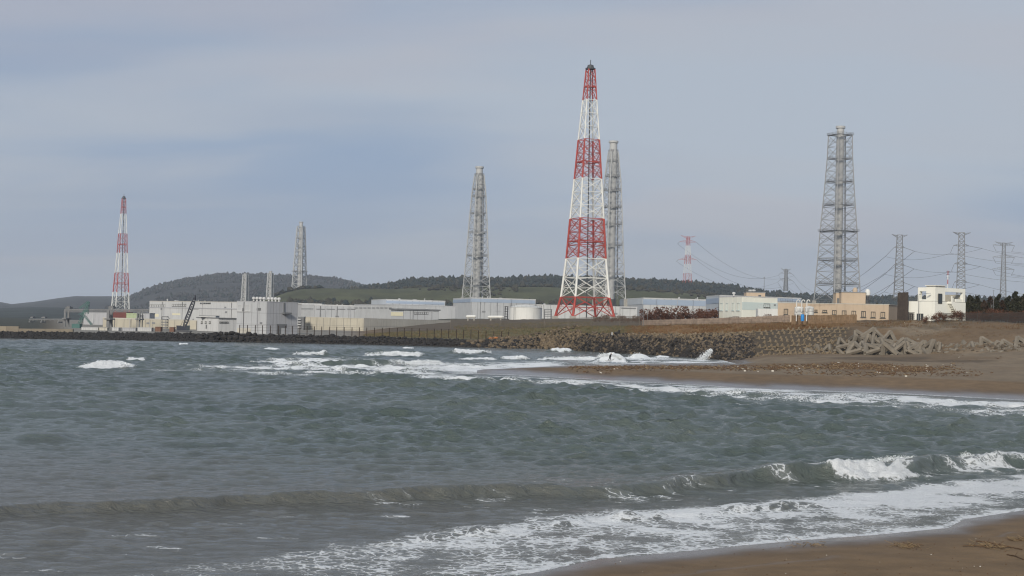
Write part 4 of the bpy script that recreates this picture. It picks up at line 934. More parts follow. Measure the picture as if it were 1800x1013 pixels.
b.extras(1, 3, 5, 1, 4, 2); b.window(1, (871, 537, 879, 547), M_WALLG2, M_OFFW, 0.4, name='door')
b = Bld('workshop_hall', 'low white hall glimpsed behind the legs of the red and white tower', [(942, 1050), (1120, 1050)], 8.0, 536, M_OFFW, 30, roof=M_OFFW, joints=True); b.cladding(0, 14, M_OFFW)
b.extras(0, 4, 5, 1, 4, 2); b.panel(0, (1092, 541, 1118, 543), 'vent_strip', M_STEEL, 0.3)
b = Bld('reactor_hall', 'wide hall with a broad blue band, behind the russet shrubs', [(1089, 1240), (1130, 1150), (1241, 1160)], 8.0, 525, M_WALLG, roof=M_OFFW, roof_h=0.8, joints=True)
b.cladding(0, 4, M_WALLG); b.cladding(1, 9, M_OFFW)
b.extras(1, 5, 4, 0, 3, 2); b.panel(0, (1089.5, 527, 1129.7, 536), 'stripe', M_PBLUE, 0.3); b.panel(1, (1130.3, 527.5, 1240.5, 537), 'stripe', M_BLUE, 0.3)
b = Bld('reactor_hall', 'distant hall with a pale blue band behind the mint-white building', [(1241, 1050), (1264, 1000), (1408, 1030)], 9.0, 520.5, M_PBLUE, roof=M_OFFW, roof_h=0.8, joints=True)
b.cladding(0, 3, M_PBLUE); b.cladding(1, 12, M_WALLG); b.panel(0, (1241.5, 525, 1263.5, 534), 'stripe', M_BLUE, 0.3); b.panel(1, (1366, 525, 1407, 530), 'stripe', M_BLUE, 0.3)
# -- mint-white building
b = Bld('office_building', 'mint-white two-tone building with tall windows on its side wall', [(1264, 415), (1304, 400), (1366, 406)], 8.6, 521.8, M_MINT, roof=M_OFFW, roof_h=0.25)
b.cladding(0, 5, M_MINT); b.cladding(1, 6, M_MINT)
for r_ in ((1266, 533, 1271, 546), (1276.5, 533, 1280, 546), (1287, 532.5, 1291, 546), (1295.5, 532.5, 1301, 546)): b.window(0, r_, M_MBAND, M_GLASS, 0.12, 1)
b.panel(1, (1304.5, 532, 1365.5, 545.5), 'colour_band', M_MBAND, 0.10); b.window(1, (1342, 534, 1353, 541), M_FRAME, M_GLASS, 0.12, 2)
b.panel(1, (1360, 535, 1363, 537), 'vent', M_DOOR, 0.25)
rb = b.roofbox((1312, 514.5, 1345, 522), 405, 4.5, M_BEIGE); b.panel(1, (1333, 518.8, 1338, 521.4), 'vent', M_DOOR, 0.0 + 0.02)
for x in (1319, 1325):
    c = at(x, 513, 406); mb = MB(); mb.beam((c.x, c.y, c.z - 0.9), (c.x, c.y, c.z), 0.06, 5); mb.lathe((c.x, c.y, c.z), [(0.12, -0.1), (0.55, 0.1), (0.62, 0.35), (0.5, 0.55), (0.1, 0.62)], 12); mb.build('dish', M_OFFW, b.root, True)
c = at(1290, 518, 405); mb = MB(); mb.lathe((c.x, c.y, b.z1 + .2), [(.3, 0), (.3, .6), (.5, .65), (.45, 1.1), (.1, 1.2)], 10); mb.build('ventilator', M_OFFW, b.root, True)
# -- long beige building
b = Bld('admin_building', 'long beige single-storey building with square dark windows', [(1367, 358), (1562, 345)], 8.4, 533, M_BEIGE, 14, roof=M_CREAM, roof_h=0.18)
b.z1 = b.z1
b.cladding(0, 13, M_BEIGE, gap=0.04)
for r_ in ((1378, 543, 1385.5, 553.5), (1446, 545, 1454, 549.5), (1432, 544.5, 1437, 549), (1463, 545.5, 1470.5, 554), (1480, 546, 1488, 555), (1497, 546.5, 1505, 556), (1514, 547, 1522, 558), (1531, 548, 1539, 558.5), (1548, 548.5, 1556, 559)):
    b.window(0, r_, M_FRAME, M_GLASS, 0.16, 1)
rb = b.roofbox((1479, 514.5, 1521.5, 536), 355, 5.5, M_BEIGE); b.roofbox((1469.5, 515, 1479, 536), 357.5, 3.0, M_BEIGE)
c = at(1474.5, 529, 357.3); MB().box((c.x, c.y, c.z - .3), (0.9, 0.16, 1.9)).build('door', M_DOOR, b.root)
c = at(1503, 514.5, 357.5); mb = MB(); mb.lathe((c.x, c.y, c.z), [(.62, 0), (.62, .75), (.45, 1.1), (.1, 1.3)], 12); mb.build('roof_tank', M_BEIGE, b.root, True)
c = at(1525, 521, 356); mb = MB(); mb.lathe((c.x, c.y, c.z), [(.35, 0), (.68, .3), (.72, 1.0), (.55, 1.6), (.15, 1.85)], 12); mb.build('water_tank', M_TANKW, b.root, True)
mb = MB(); mb.lathe((c.x, c.y, b.z1 + .18), [(.75, 0), (.75, 1.0), (.35, 1.3), (.35, c.z - b.z1)], 8); mb.build('tank_stand', M_DARK, b.root)
for px_ in ((1372, 1393), (1422, 1466)):                                    # roof rails
    a_ = at(px_[0], 531, 352); c_ = at(px_[1], 531, 350); mb = MB()
    for t in np.linspace(0, 1, 6):
        p = a_.lerp(c_, t); mb.beam((p.x, p.y, b.z1 + .15), (p.x, p.y, b.z1 + 1.0), 0.03, 4)
    for h_ in (.6, 1.0): mb.beam((a_.x, a_.y, b.z1 + h_), (c_.x, c_.y, b.z1 + h_), 0.03, 4)
    mb.build('roof_rail', M_STEEL, b.root)
# -- white house: two storeys, open frames on the upper terrace, outside stair
def white_house():
    Lp, Mp, Rp = at(1597, 560, 334.5), at(1643, 560, 328), at(1697, 560, 335)
    L_, M_, R_ = (Vector((p.x, p.y, 0)) for p in (Lp, Mp, Rp)); z0 = 9.6
    root = thing('white_house', 'white two-storey house with open terrace frames and an outside stair', 'house', (M_.x, M_.y, z0))
    eL, eR = (L_ - M_), (R_ - M_); back = L_ + R_ - M_
    def pt(a, b): return M_ + eL * a + eR * b                     # a along the west face, b along the east face
    def blk(a0, a1, b0, b1, za, zb_, nm='wall', mat=M_HOUSE, par=root): return MB().prism([pt(a0, b0), pt(a1, b0), pt(a1, b1), pt(a0, b1)], za, zb_).build(nm, mat, par)
    ZF = zat(1643, 530, 328); ZT = zat(1643, 502.5, 328); ZB = ZT - 1.25; ZR = ZT - 0.35
    blk(0, 1, 0, 1, z0, ZF)                                         # lower storey
    blk(0.0, 1.0, 0.0, 1.0, ZF, ZF + 0.12, 'terrace_floor', M_CONC)
    blk(0.02, 0.36, 0.02, 0.34, ZF + 0.12, ZT)                      # upper block
    blk(-0.02, 0.38, -0.01, 0.36, ZT, ZT + 0.14, 'coping')
    blk(0.36, 0.68, 0.02, 0.10, ZB, ZR, 'frame_beam'); blk(0.61, 0.68, 0.02, 0.10, ZF + 0.12, ZB, 'pillar')
    blk(0.36, 0.61, 0.025, 0.08, ZF + 0.12, ZF + 0.5, 'parapet')
    blk(0.02, 0.10, 0.34, 1.0, ZB, ZR, 'frame_beam'); blk(0.02, 0.12, 0.92, 1.0, ZF + 0.12, ZB, 'pillar')
    blk(0.10, 0.9, 0.94, 0.99, ZF + 0.12, ZF + 1.9, 'terrace_screen', M_TAN)
    blk(0.03, 0.08, 0.70, 0.92, ZF + 0.12, ZF + 0.8, 'parapet')
    nR = Vector((eR.y, -eR.x, 0)).normalized(); nL = Vector((-eL.y, eL.x, 0)).normalized()
    def opening(e, n, t0, t1, za, zb_, nm='window', mat=M_GLASS):
        a, b_ = M_ + e * t0, M_ + e * t1
        MB().prism([a + n * .01, b_ + n * .01, b_ + n * .09, a + n * .09], za, zb_).build('pane', mat, None if False else fr(e, n, t0, t1, za, zb_, nm))
    def fr(e, n, t0, t1, za, zb_, nm):
        mb = MB(); f = 0.09 / e.length
        for s0, s1, z_0, z_1 in ((t0 - f, t1 + f, zb_, zb_ + .1), (t0 - f, t1 + f, za - .1, za), (t0 - f, t0, za, zb_), (t1, t1 + f, za, zb_)):
            a, b_ = M_ + e * s0, M_ + e * s1; mb.prism([a + n * .004, b_ + n * .004, b_ + n * .14, a + n * .14], z_0, z_1)
        return mb.build(nm, M_FRAME, root)
    opening(eR * 1.0, nR, 0.10, 0.21, ZF - 0.35, ZF + 1.75)
    opening(eL, nL, 0.44, 0.66, z0 + 0.25, z0 + 1.9); opening(eL, nL, 0.82, 0.985, z0 + 0.25, z0 + 1.9)
    for t in (0.51, 0.59, 0.87, 0.93):
        a = M_ + eL * t; MB().prism([a + nL * .09, a + eL * .025 + nL * .09, a + eL * .025 + nL * .12, a + nL * .12], z0 + .3, z0 + 1.85).build('curtain', M_CREAM, root)
    mb = MB(); n = 12                                               # outside stair running down the east face
    for k_ in range(n):
        t0 = 0.40 + 0.42 * k_ / n; t1 = 0.40 + 0.42 * (k_ + 1) / n; zt = ZF + 0.1 - (ZF - z0) * k_ / n
        a, b_ = M_ + eR * t0, M_ + eR * t1; mb.prism([a + nR * .01, b_ + nR * .01, b_ + nR * 1.0, a + nR * 1.0], zt - 0.5, zt)
    st = mb.build('stair', M_HOUSE, root)
    mb = MB()
    for k_ in range(n):
        t0 = 0.40 + 0.42 * k_ / n; t1 = 0.40 + 0.42 * (k_ + 1) / n; zt = ZF + 0.85 - (ZF - z0) * k_ / n
        a, b_ = M_ + eR * t0, M_ + eR * t1; mb.prism([a + nR * 1.0, b_ + nR * 1.0, b_ + nR * 1.12, a + nR * 1.12], zt - 1.35, zt + (0.5 if k_ < 2 else 0))
    mb.build('balustrade', M_HOUSE, st)
    c = at(1666, 500, 333); mast = MB()
    mast_root = thing('antenna_mast', 'thin red and white antenna mast on the roof of the white house', 'mast', (c.x, c.y, ZT + .14))
    zt = zat(1666, 476, 333)
    for k_ in range(4): MB().beam((c.x, c.y, ZT - .4 + (zt - ZT + .4) * k_ / 4), (c.x, c.y, ZT - .4 + (zt - ZT + .4) * (k_ + 1) / 4), 0.10, 6).build('mast_section', M_WHITE if k_ % 2 == 0 else M_RED, mast_root)
    mb = MB()
    for h_ in (.55, .75, .95): z = ZT + (zt - ZT) * h_; mb.beam((c.x - .45, c.y, z), (c.x + .45, c.y, z), 0.05, 4)
    mb.build('aerial', M_DARK, mast_root)
white_house()
# ================================================================ TANKS
def round_tank(label, x0, x1, ytop, ydome, ybase, Y, mat):
    a, b_ = at(x0, ybase, Y), at(x1, ybase, Y); r = (b_.x - a.x) / 2; cx_ = (a.x + b_.x) / 2; z0 = a.z - 0.8; h = zat((x0 + x1) / 2, ytop, Y) - z0; hd = zat((x0 + x1) / 2, ydome, Y) - z0
    root = thing('storage_tank', label, 'tank', (cx_, Y + r, z0))
    MB().lathe((cx_, Y + r, z0), [(r, 0), (r, h), (r * 1.02, h), (r * 1.02, h + .12)], 32).build('shell', mat, root, True)
    MB().lathe((cx_, Y + r, z0 + h), [(r * .99, .1), (r * .8, (hd - h) * .55), (r * .4, (hd - h) * .9), (.1, hd - h)], 32).build('dome', mat, root, True)
    mb = MB()
    for k_ in range(24):
        a_ = 2 * math.pi * k_ / 24; p = (cx_ + r * .98 * math.cos(a_), Y + r + r * .98 * math.sin(a_)); q_ = (cx_ + r * .98 * math.cos(a_ + .262), Y + r + r * .98 * math.sin(a_ + .262))
        mb.beam((*p, z0 + h), (*p, z0 + h + 1.1), .05, 4)
        for hz_ in (.6, 1.1): mb.beam((*p, z0 + h + hz_), (*q_, z0 + h + hz_), .04, 4)
    mb.build('railing', M_STEEL, root)
    mb = MB(); a_ = -2.3
    for s2 in (-.3, .3): mb.beam((cx_ + r * 1.03 * math.cos(a_) + s2, Y + r + r * 1.03 * math.sin(a_), z0), (cx_ + r * 1.03 * math.cos(a_) + s2, Y + r + r * 1.03 * math.sin(a_), z0 + h), .08, 4)
    mb.build('ladder', M_STEEL, root); return root
round_tank('big round white storage tank with a shallow dome', 895, 953, 541, 535.5, 561, 620, M_TANKW)
def lying_tank(label, x0, x1, y0, y1, Y):
    a, b_ = at(x0, (y0 + y1) / 2, Y), at(x1, (y0 + y1) / 2, Y); r = (y1 - y0) / 2 * Y / FOC; root = thing('pressure_vessel', label, 'tank', ((a.x + b_.x) / 2, Y, a.z - r))
    d = Vector((1, 0, 0)); mb = MB(); pts = [(0, .35), (.06, .8), (.14, 1), (.86, 1), (.94, .8), (1, .35)]
    for (t0, r0), (t1, r1) in zip(pts[:-1], pts[1:]): mb.beam(a.lerp(b_, t0), a.lerp(b_, t1), r * r0, 14, r * r1)
    mb.build('shell', M_TANKW, root, True)
    for t in (.2, .8):
        p = a.lerp(b_, t); MB().box((p.x, p.y, p.z - r * 1.2 - .4), (.5, r * 1.6, r + .8)).build('saddle', M_CONC, root)
lying_tank('short white horizontal pressure vessel left of the round tank'.replace(' left of', ' well apart from'), 819, 837, 554, 559.5, 610)
lying_tank('longer white horizontal pressure vessel close beside the round tank', 857, 886, 555, 560, 610)
def pipe_rack(label, x0, x1, y0, y1, Y, mat=M_STEEL):
    a, b_ = at(x0, y1, Y), at(x1, y1, Y); zt = zat(x0, y0, Y); root = thing('pipe_rack', label, 'pipework', ((a.x + b_.x) / 2, Y, a.z - 1))
    for p in (a, b_): MB().beam((p.x, p.y, a.z - 1.5), (p.x, p.y, zt), .22, 5).build('post', mat, root)
    mb = MB()
    for t in np.linspace(0.2, 1, 5): z = a.z + (zt - a.z) * t; mb.beam((a.x - .3, Y, z), (b_.x + .3, Y, z), .14, 5)
    mb.build('rail', mat, root)
pipe_rack('slim dark pipe rack between the hall and the round tank', 887.5, 892, 539, 561, 605, M_DARK)
pipe_rack('grey pipework and valve stand just east of the round tank', 957, 969, 544, 559, 640)
def silo(label, x0, x1, ytop, ybase, Y):
    a, b_ = at(x0, ybase, Y), at(x1, ybase, Y); r = (b_.x - a.x) / 2; c = Vector(((a.x + b_.x) / 2, Y + r, a.z - 0.8)); h = zat((x0 + x1) / 2, ytop, Y) - c.z
    root = thing('chemical_tank', label, 'tank', tuple(c)); MB().lathe(c, [(r, 0), (r, h * .88), (r * .8, h * .96), (r * .2, h)], 18).build('shell', M_TANKW, root, True)
    mb = MB()
    for z in (h * .3, h * .6): mb.lathe((c.x, c.y, c.z + z), [(r * 1.02, 0), (r * 1.02, .08)], 18)
    mb.build('band', M_STEEL, root)
silo('white upright chemical tank behind the goosenecked pipes', 1398, 1414, 539, 554, 343); silo('white upright chemical tank next to the small square windows', 1416, 1432, 538.5, 555, 342)
for k_, x in enumerate((1400, 1409, 1418)):
    p = at(x, 556, 339); zt = zat(x, 530, 339); mb = MB(); root = thing('vent_pipe', ('western', 'middle', 'eastern')[k_] + ' goosenecked white vent pipe in front of the chemical tanks', 'pipe', (p.x, p.y, p.z - 1))
    mb.beam((p.x, p.y, p.z - 1.2), (p.x, p.y, zt), .13, 8)
    for i in range(5):
        a0, a1 = math.pi * i / 5, math.pi * (i + 1) / 5; mb.beam((p.x + .35 - .35 * math.cos(a0), p.y, zt + .35 * math.sin(a0)), (p.x + .35 - .35 * math.cos(a1), p.y, zt + .35 * math.sin(a1)), .13, 8)
    mb.build('pipe', M_TANKW, root, True); MB().lathe((p.x, p.y, p.z + .9), [(.22, 0), (.22, .14)], 10).build('flange', M_STEEL, root)
def rail_box():
    a, b_ = at(1332, 552, 385), at(1368, 552, 380); z0 = a.z - 1.2; zt = zat(1350, 543, 383)
    root = thing('duct_platform', 'white duct platform with a railing in front of the mint-white building', 'platform', ((a.x + b_.x) / 2, 383, z0))
    mb = MB(); mb.prism([(a.x, a.y), (b_.x, b_.y), (b_.x, b_.y + 3), (a.x, a.y + 3)], z0, zt); mb.build('duct', M_TANKW, root)
    mb = MB()
    for t in np.linspace(0, 1, 9):
        p = a.lerp(b_, t); mb.beam((p.x, p.y, zt), (p.x, p.y, zt + 1.1), .04, 4)
    for h_ in (.55, 1.1): mb.beam((a.x, a.y, zt + h_), (b_.x, b_.y, zt + h_), .04, 4)
    mb.build('railing', M_OFFW, root)
rail_box()
# ================================================================ HARBOUR
def gantry(label, x0, x1, ybeam, posts, mach, Y, mat, hb=0.9):
    a, b_ = at(x0, ybeam, Y), at(x1, ybeam, Y); root = thing('harbour_gantry', label, 'gantry', (a.x, Y, 1.0)); k = Y / FOC
    mb = MB(); n = max(4, int((x1 - x0) / 7))
    fat = 1.0 if x1 - x0 > 100 else 0.4
    mb.beam(a, b_, 1.9 * k * fat, 4); mb.beam(a - Vector((0, 0, 3.4 * k * fat)), b_ - Vector((0, 0, 3.4 * k * fat)), 1.0 * k * fat, 4)
    for i in range(n): mb.beam(a.lerp(b_, i / n), a.lerp(b_, (i + 1) / n) - Vector((0, 0, 2.2 * k)), .18 * k / .22 * .5, 4)
    mb.build('beam', mat, root)
    for x, w in posts:
        p = at(x, ybeam, Y)
        for dy in (0, 4.0): MB().box((p.x, p.y + dy, (p.z + 0.5) / 2), (w * k, w * k * .8, p.z - 0.5)).build('pillar', mat, root)
        MB().box((p.x, p.y + 2, p.z * .6), (w * k * 2.2, 6.0, .5)).build('landing', mat, root)
    for x, w, h_ in mach:
        p = at(x, ybeam, Y); mb = MB(); mb.box((p.x, p.y + 1.5, p.z + h_ * k * .5 + .4), (w * k, 3.5, h_ * k)); mb.box((p.x, p.y + 1.5, p.z + h_ * k * 1.1 + .4), (w * k * .6, 2.0, h_ * k * .4)); mb.build('winch_house', M_STEEL, root)
gantry('long grey gantry beam on pillars along the harbour edge', 113, 262, 545, [(114.5, 3.2), (190.5, 4.6), (241.5, 1.6), (245.5, 1.6)], [(119, 7.5, 3.4), (195, 8.5, 4.2)], 500, M_STEEL)
gantry('faint distant gantry across the harbour water', 51, 112, 561, [(53, 1.2), (73, 1.2), (103, 1.0)], [(55.5, 5, 2), (76, 6, 2)], 640, M_STEEL)
def jib_crane():
    Y = 470; k = Y / FOC; root = thing('jib_crane', 'green level-luffing jib crane beside the harbour gantry', 'crane', tuple(at(136, 578, Y)))
    def tri(p, q_, w, r, nm):
        p, q_ = Vector(p), Vector(q_); mb = MB(); d = (q_ - p).normalized(); s2 = d.cross(Vector((0, 1, 0))).normalized(); n = 7
        for o in (-1, 1):
            for y in (0, 1.6): mb.beam(p + s2 * o * w + Vector((0, y, 0)), q_ + s2 * o * w * .5 + Vector((0, y, 0)), r, 4)
        for i in range(n):
            f, g = i / n, (i + 1) / n; a = p.lerp(q_, f) + s2 * w * (1 - .5 * f); c = p.lerp(q_, g) - s2 * w * (1 - .5 * g)
            mb.beam(a, c, r * .7, 4); mb.beam(a + Vector((0, 1.6, 0)), c + Vector((0, 1.6, 0)), r * .7, 4)
        mb.build(nm, M_GREEN, root)
    tri(at(136, 576, Y), at(154.5, 530, Y), .40, .10, 'boom'); tri(at(154.5, 530, Y), at(139, 542, Y), .2, .07, 'jib')
    tri(at(147, 555, Y), at(160, 571, Y), .2, .08, 'strut'); tri(at(138, 553, Y), at(153, 546, Y), .12, .06, 'tie'); tri(at(154.5, 532, Y), at(153, 552, Y), .1, .06, 'link_bar')
    p = at(134, 574, Y); MB().box((p.x, p.y + .8, p.z), (2.6, 3.0, 1.7)).build('cab', M_GREEN, root)
    MB().box((p.x, p.y + .8, p.z - 1.1), (3.4, 3.6, .6)).build('carriage', M_GREEN, root)
    for dx in (-1.2, 1.2):
        for dy in (-.6, 2.2): MB().beam((p.x + dx, p.y + dy, p.z - 1.3), (p.x + dx, p.y + dy, 1.2), .16, 5).build('portal_leg', M_GREEN, root)
jib_crane()
def crawler_crane():
    Y = 440; root = thing('crawler_crane', 'black crawler crane with a steep lattice boom', 'crane', tuple(at(325, 583, Y))); p0, p1 = at(322, 578, Y), at(342, 524, Y)
    d = (p1 - p0).normalized(); s2 = d.cross(Vector((0, 1, 0))).normalized(); mb = MB(); n = 12
    wd = lambda t: .55 * min(1, .35 + 3 * t, .45 + 2.2 * (1 - t))
    for o in (-1, 1):
        for y in (0, .9):
            for i in range(n): mb.beam(p0.lerp(p1, i / n) + s2 * o * wd(i / n) + Vector((0, y, 0)), p0.lerp(p1, (i + 1) / n) + s2 * o * wd((i + 1) / n) + Vector((0, y, 0)), .11, 4)
    for i in range(n):
        f, g = i / n, (i + 1) / n
        for y in (0, .9): mb.beam(p0.lerp(p1, f) + s2 * wd(f) + Vector((0, y, 0)), p0.lerp(p1, g) - s2 * wd(g) + Vector((0, y, 0)), .08, 4); mb.beam(p0.lerp(p1, f) - s2 * wd(f) + Vector((0, y, 0)), p0.lerp(p1, g) + s2 * wd(g) + Vector((0, y, 0)), .08, 4)
    mb.build('boom', M_NAVY, root)
    MB().beam(p1, p1 + Vector((.25, 0, 1.0)), .35, 6, .2).build('boom_head', M_NAVY, root)
    q_ = p0.lerp(p1, .64); MB().beam(q_, at(349, 544, Y), .10, 5, .05).build('fly_jib', M_NAVY, root)
    MB().beam(p1, at(316, 576, Y), .035, 4).build('pendant_rope', M_NAVY, root)
    c = at(322, 579.5, Y); mb = MB(); mb.box((c.x - .3, c.y + 1, c.z + .4), (3.4, 2.4, 1.3)); mb.box((c.x - 1.6, c.y + 1, c.z + .7), (1.0, 2.2, 1.0)); mb.build('house', M_NAVY, root)
    MB().box((c.x + 1.5, c.y + .2, c.z + .55), (.9, .9, 1.5)).build('cab', M_GLASS, root)
    for dy in (-.3, 2.3):
        mb = MB()
        for i in range(8): mb.beam((c.x - 2.0 + i * .55, c.y + dy - .3, c.z - .75), (c.x - 2.0 + i * .55, c.y + dy + .3, c.z - .75), .42, 8)
        mb.box((c.x, c.y + dy, c.z - .75), (4.4, .62, .55)); mb.build('track', M_NAVY, root)
crawler_crane()
def hut(name, label, x0, x1, y0, y1, Y, d, mat, cat):
    a, b_ = at(x0, y1, Y), at(x1, y1, Y); z1 = zat((x0 + x1) / 2, y0, Y); z0 = min(land_at(a), a.z) - .2; root = thing(name, label, cat, ((a.x + b_.x) / 2, Y, z0))
    MB().prism([(a.x, a.y), (b_.x, b_.y), (b_.x, b_.y + d), (a.x, a.y + d)], z0, z1).build('body', mat, root)
    mb = MB(); n = max(2, int((b_.x - a.x) / .6))
    for i in range(n + 1):
        x = a.x + (b_.x - a.x) * i / n; mb.box((x, a.y - .04, (z0 + z1) / 2), (.10, .07, z1 - z0 - .1))
    mb.build('ribs', mat, root); MB().box(((a.x + b_.x) / 2, a.y + d / 2, z1 + .06), (b_.x - a.x + .2, d + .2, .12)).build('lid', mat, root)
for lbl, x0, x1, y0, y1, mt in (('rust-brown shipping box beside the scaffold tower', 273, 282, 575.5, 582, M_BRN), ('small rust-brown box between scaffold tower and crawler crane', 298, 305, 576, 582, M_BRN),
        ('whitish site cabin at the foot of the green crane', 143, 172, 576, 582, M_OFFW), ('pale site cabin below the thick gantry pillar', 174, 188, 576.5, 582, M_CREAM), ('grey-white site cabin in front of the tan shed', 197, 208, 576.5, 582.5, M_OFFW),
        ('dark grey equipment container on the quay', 215, 238, 577, 582.5, M_WALLG2), ('white equipment container below the thin gantry posts', 242, 266, 576.5, 583, M_OFFW)):
    hut('site_cabin', lbl, x0, x1, y0, y1, 425, 2.4, mt, 'container')
def scaffold():
    Y = 450; a, b_ = at(283, 581, Y), at(293, 581, Y); zt = zat(288, 557, Y); root = thing('scaffold_tower', 'grey scaffold tower with decks in front of the tan shed', 'scaffold', (a.x, Y, a.z))
    for x in (a.x, b_.x):
        for dy in (0, 1.8): MB().beam((x, Y + dy, a.z - .5), (x, Y + dy, zt), .07, 5).build('standard', M_STEEL, root)
    for i in range(5): MB().box(((a.x + b_.x) / 2, Y + .9, a.z + (zt - a.z) * (i + 1) / 5), (b_.x - a.x, 1.9, .3)).build('deck', M_STEEL, root)
scaffold()
# ================================================================ SHORE DEFENCES
ORD = 'first second third fourth fifth sixth seventh eighth ninth tenth eleventh twelfth thirteenth fourteenth fifteenth sixteenth seventeenth eighteenth nineteenth twentieth'.split()
M_BLK = surf('armour_concrete', (0.105, 0.082, 0.058), 0.95, 0.35, 0.8, bump=0.5, bscale=5); M_BLKT = surf('tan_armour_concrete', (0.165, 0.126, 0.080), 0.95, 0.32, 0.8, bump=0.5, bscale=5)
M_BLKD = surf('algae_dark_armour_concrete', (0.022, 0.019, 0.017), 0.75, 0.40, 0.8, bump=0.5, bscale=5); M_TETRA = surf('weathered_tetra_concrete', (0.172, 0.150, 0.120), 0.95, 0.25, 0.6, bump=0.4, bscale=4)
M_ROCKD = surf('dark_sea_rock', (0.021, 0.019, 0.018), 0.8, 0.45, 0.5, bump=0.6, bscale=3); M_ROCKB = surf('brown_sea_rock', (0.115, 0.088, 0.058), 0.9, 0.35, 0.5, bump=0.6, bscale=3)
def tetrapod_mesh(nm, mat, r, seed):
    rr = random.Random(seed); mb = MB(); dirs = [Vector(v).normalized() for v in ((1, 1, 1), (1, -1, -1), (-1, 1, -1), (-1, -1, 1))]
    for d in dirs: mb.beam((0, 0, 0), d * r, r * 0.42, 5, r * 0.27)
    return mb.mesh(nm, mat)
def rock_mesh(nm, mat, seed, sq=0.75):
    rr = random.Random(seed); mb = MB(); ph = (1 + 5 ** .5) / 2
    vs_ = [Vector(v).normalized() * rr.uniform(.72, 1.18) for v in ((-1, ph, 0), (1, ph, 0), (-1, -ph, 0), (1, -ph, 0), (0, -1, ph), (0, 1, ph), (0, -1, -ph), (0, 1, -ph), (ph, 0, -1), (ph, 0, 1), (-ph, 0, -1), (-ph, 0, 1))]
    for v in vs_: v.z *= sq
    fs = [(0, 11, 5), (0, 5, 1), (0, 1, 7), (0, 7, 10), (0, 10, 11), (1, 5, 9), (5, 11, 4), (11, 10, 2), (10, 7, 6), (7, 1, 8), (3, 9, 4), (3, 4, 2), (3, 2, 6), (3, 6, 8), (3, 8, 9), (4, 9, 5), (2, 4, 11), (6, 2, 10), (8, 6, 7), (9, 8, 1)]
    return mb.add(vs_, fs).mesh(nm, mat)
def key_line(x, k0, k1, f):
    a = (x - 900 + 2.5) / FOC; y = float(np.interp(a, CA, CY[:, k0])) * (1 - f) + float(np.interp(a, CA, CY[:, k1])) * f
    z = float(np.interp(a, CA, CZ[:, k0])) * (1 - f) + float(np.interp(a, CA, CZ[:, k1])) * f
    return Vector((a * y, y, z))
pods = {m: [tetrapod_mesh('armour_block', mm, 1.0, i) for i in range(2)] for m, mm in (('d', M_BLKD), ('m', M_BLK), ('t', M_BLKT))}
rk_ = random.Random(3)
ROWS = [(0.02, 'd'), (0.17, 'd'), (0.34, 'm'), (0.50, 'm'), (0.67, 't'), (0.84, 't'), (0.99, 't')]
LBL = {'d': ('dark wet armour block low on the wave-washed slope', 'wet armour blocks'), 'm': ('brown armour block half way up the block-covered slope', 'middle armour blocks'), 't': ('sandy tan armour block in the toothed upper rows of the slope', 'upper armour blocks')}
nblk = 0
for ri, (f, tone_) in enumerate(ROWS):
    x = 955 + 6 * (ri % 2)
    while x < 1492:
        g = f + rk_.uniform(-.05, .05); p = key_line(x, 5, 6, g); tn = tone_
        if x > 1270 and tn == 'd': tn = 'm'
        if x < 1010 and tn != 't' and f > .1: tn = 't' if rk_.random() < .6 else 'm'
        if 1010 < x < 1270: tn = 'd' if (rk_.random() < .75 - .6 * f) else ('m' if rk_.random() < .8 else 't')
        if x > 1330: tn = 't'
        if x > 1330: s = rk_.uniform(.62, .85); drop = .22
        elif x > 1130 + (1 - f) * 230: s = rk_.uniform(.6, .8); drop = .15; tn = 't' if f > .6 else 'm'
        else: s = rk_.uniform(.45, 1.05); drop = 0.0
        o = bpy.data.objects.new('armour_block', pods[tn][nblk % 2]); col.objects.link(o); o.location = p + Vector((0, rk_.uniform(-.4, .2), .15 - drop))
        o.rotation_euler = (rk_.uniform(-.4, .4), rk_.uniform(-.4, .4), rk_.uniform(0, 6.28)) if x < 1330 else (0.615, 0.0, 0.785 + rk_.uniform(-.12, .12)); o.scale = (s, s, s)
        tag(o, LBL[tn][0], 'concrete block', LBL[tn][1]); nblk += 1
        x += rk_.uniform(11.5, 14.5) if x < 1330 else rk_.uniform(9.0, 10.5)
def rubble(name, label, mats, n, xr, k0, k1, fr, size, seed, cat='rubble', parent=None, pick=None):
    r_ = random.Random(seed); base = [rock_mesh('tmp', None, seed * 10 + i) for i in range(4)]; V = []; F = []; MI = []
    co = [[v.co.copy() for v in m_.vertices] for m_ in base]; fa = [[tuple(p.vertices) for p in m_.polygons] for m_ in base]
    for m_ in base: bpy.data.meshes.remove(m_)
    for _ in range(n):
        x = r_.uniform(*xr); f = r_.uniform(*fr); p = key_line(x, k0, k1, f); s = r_.uniform(.5, 1.2) * size; i = r_.randrange(4); m3 = Matrix.Rotation(r_.uniform(0, 6.28), 3, 'Z') @ Matrix.Rotation(r_.uniform(-.8, .8), 3, 'X')
        b0 = len(V); V += [tuple(p + m3 @ v * s) for v in co[i]]; F += [tuple(j + b0 for j in t) for t in fa[i]]; mi = pick(x, f, r_) if pick else r_.randrange(len(mats)); MI += [mi] * len(fa[i])
    me = bpy.data.meshes.new(name); me.from_pydata(V, [], F)
    for m_ in mats: me.materials.append(m_)
    me.polygons.foreach_set('material_index', MI); me.update(); o = link(name, me, parent); tag(o, label, cat, kind='stuff'); return o
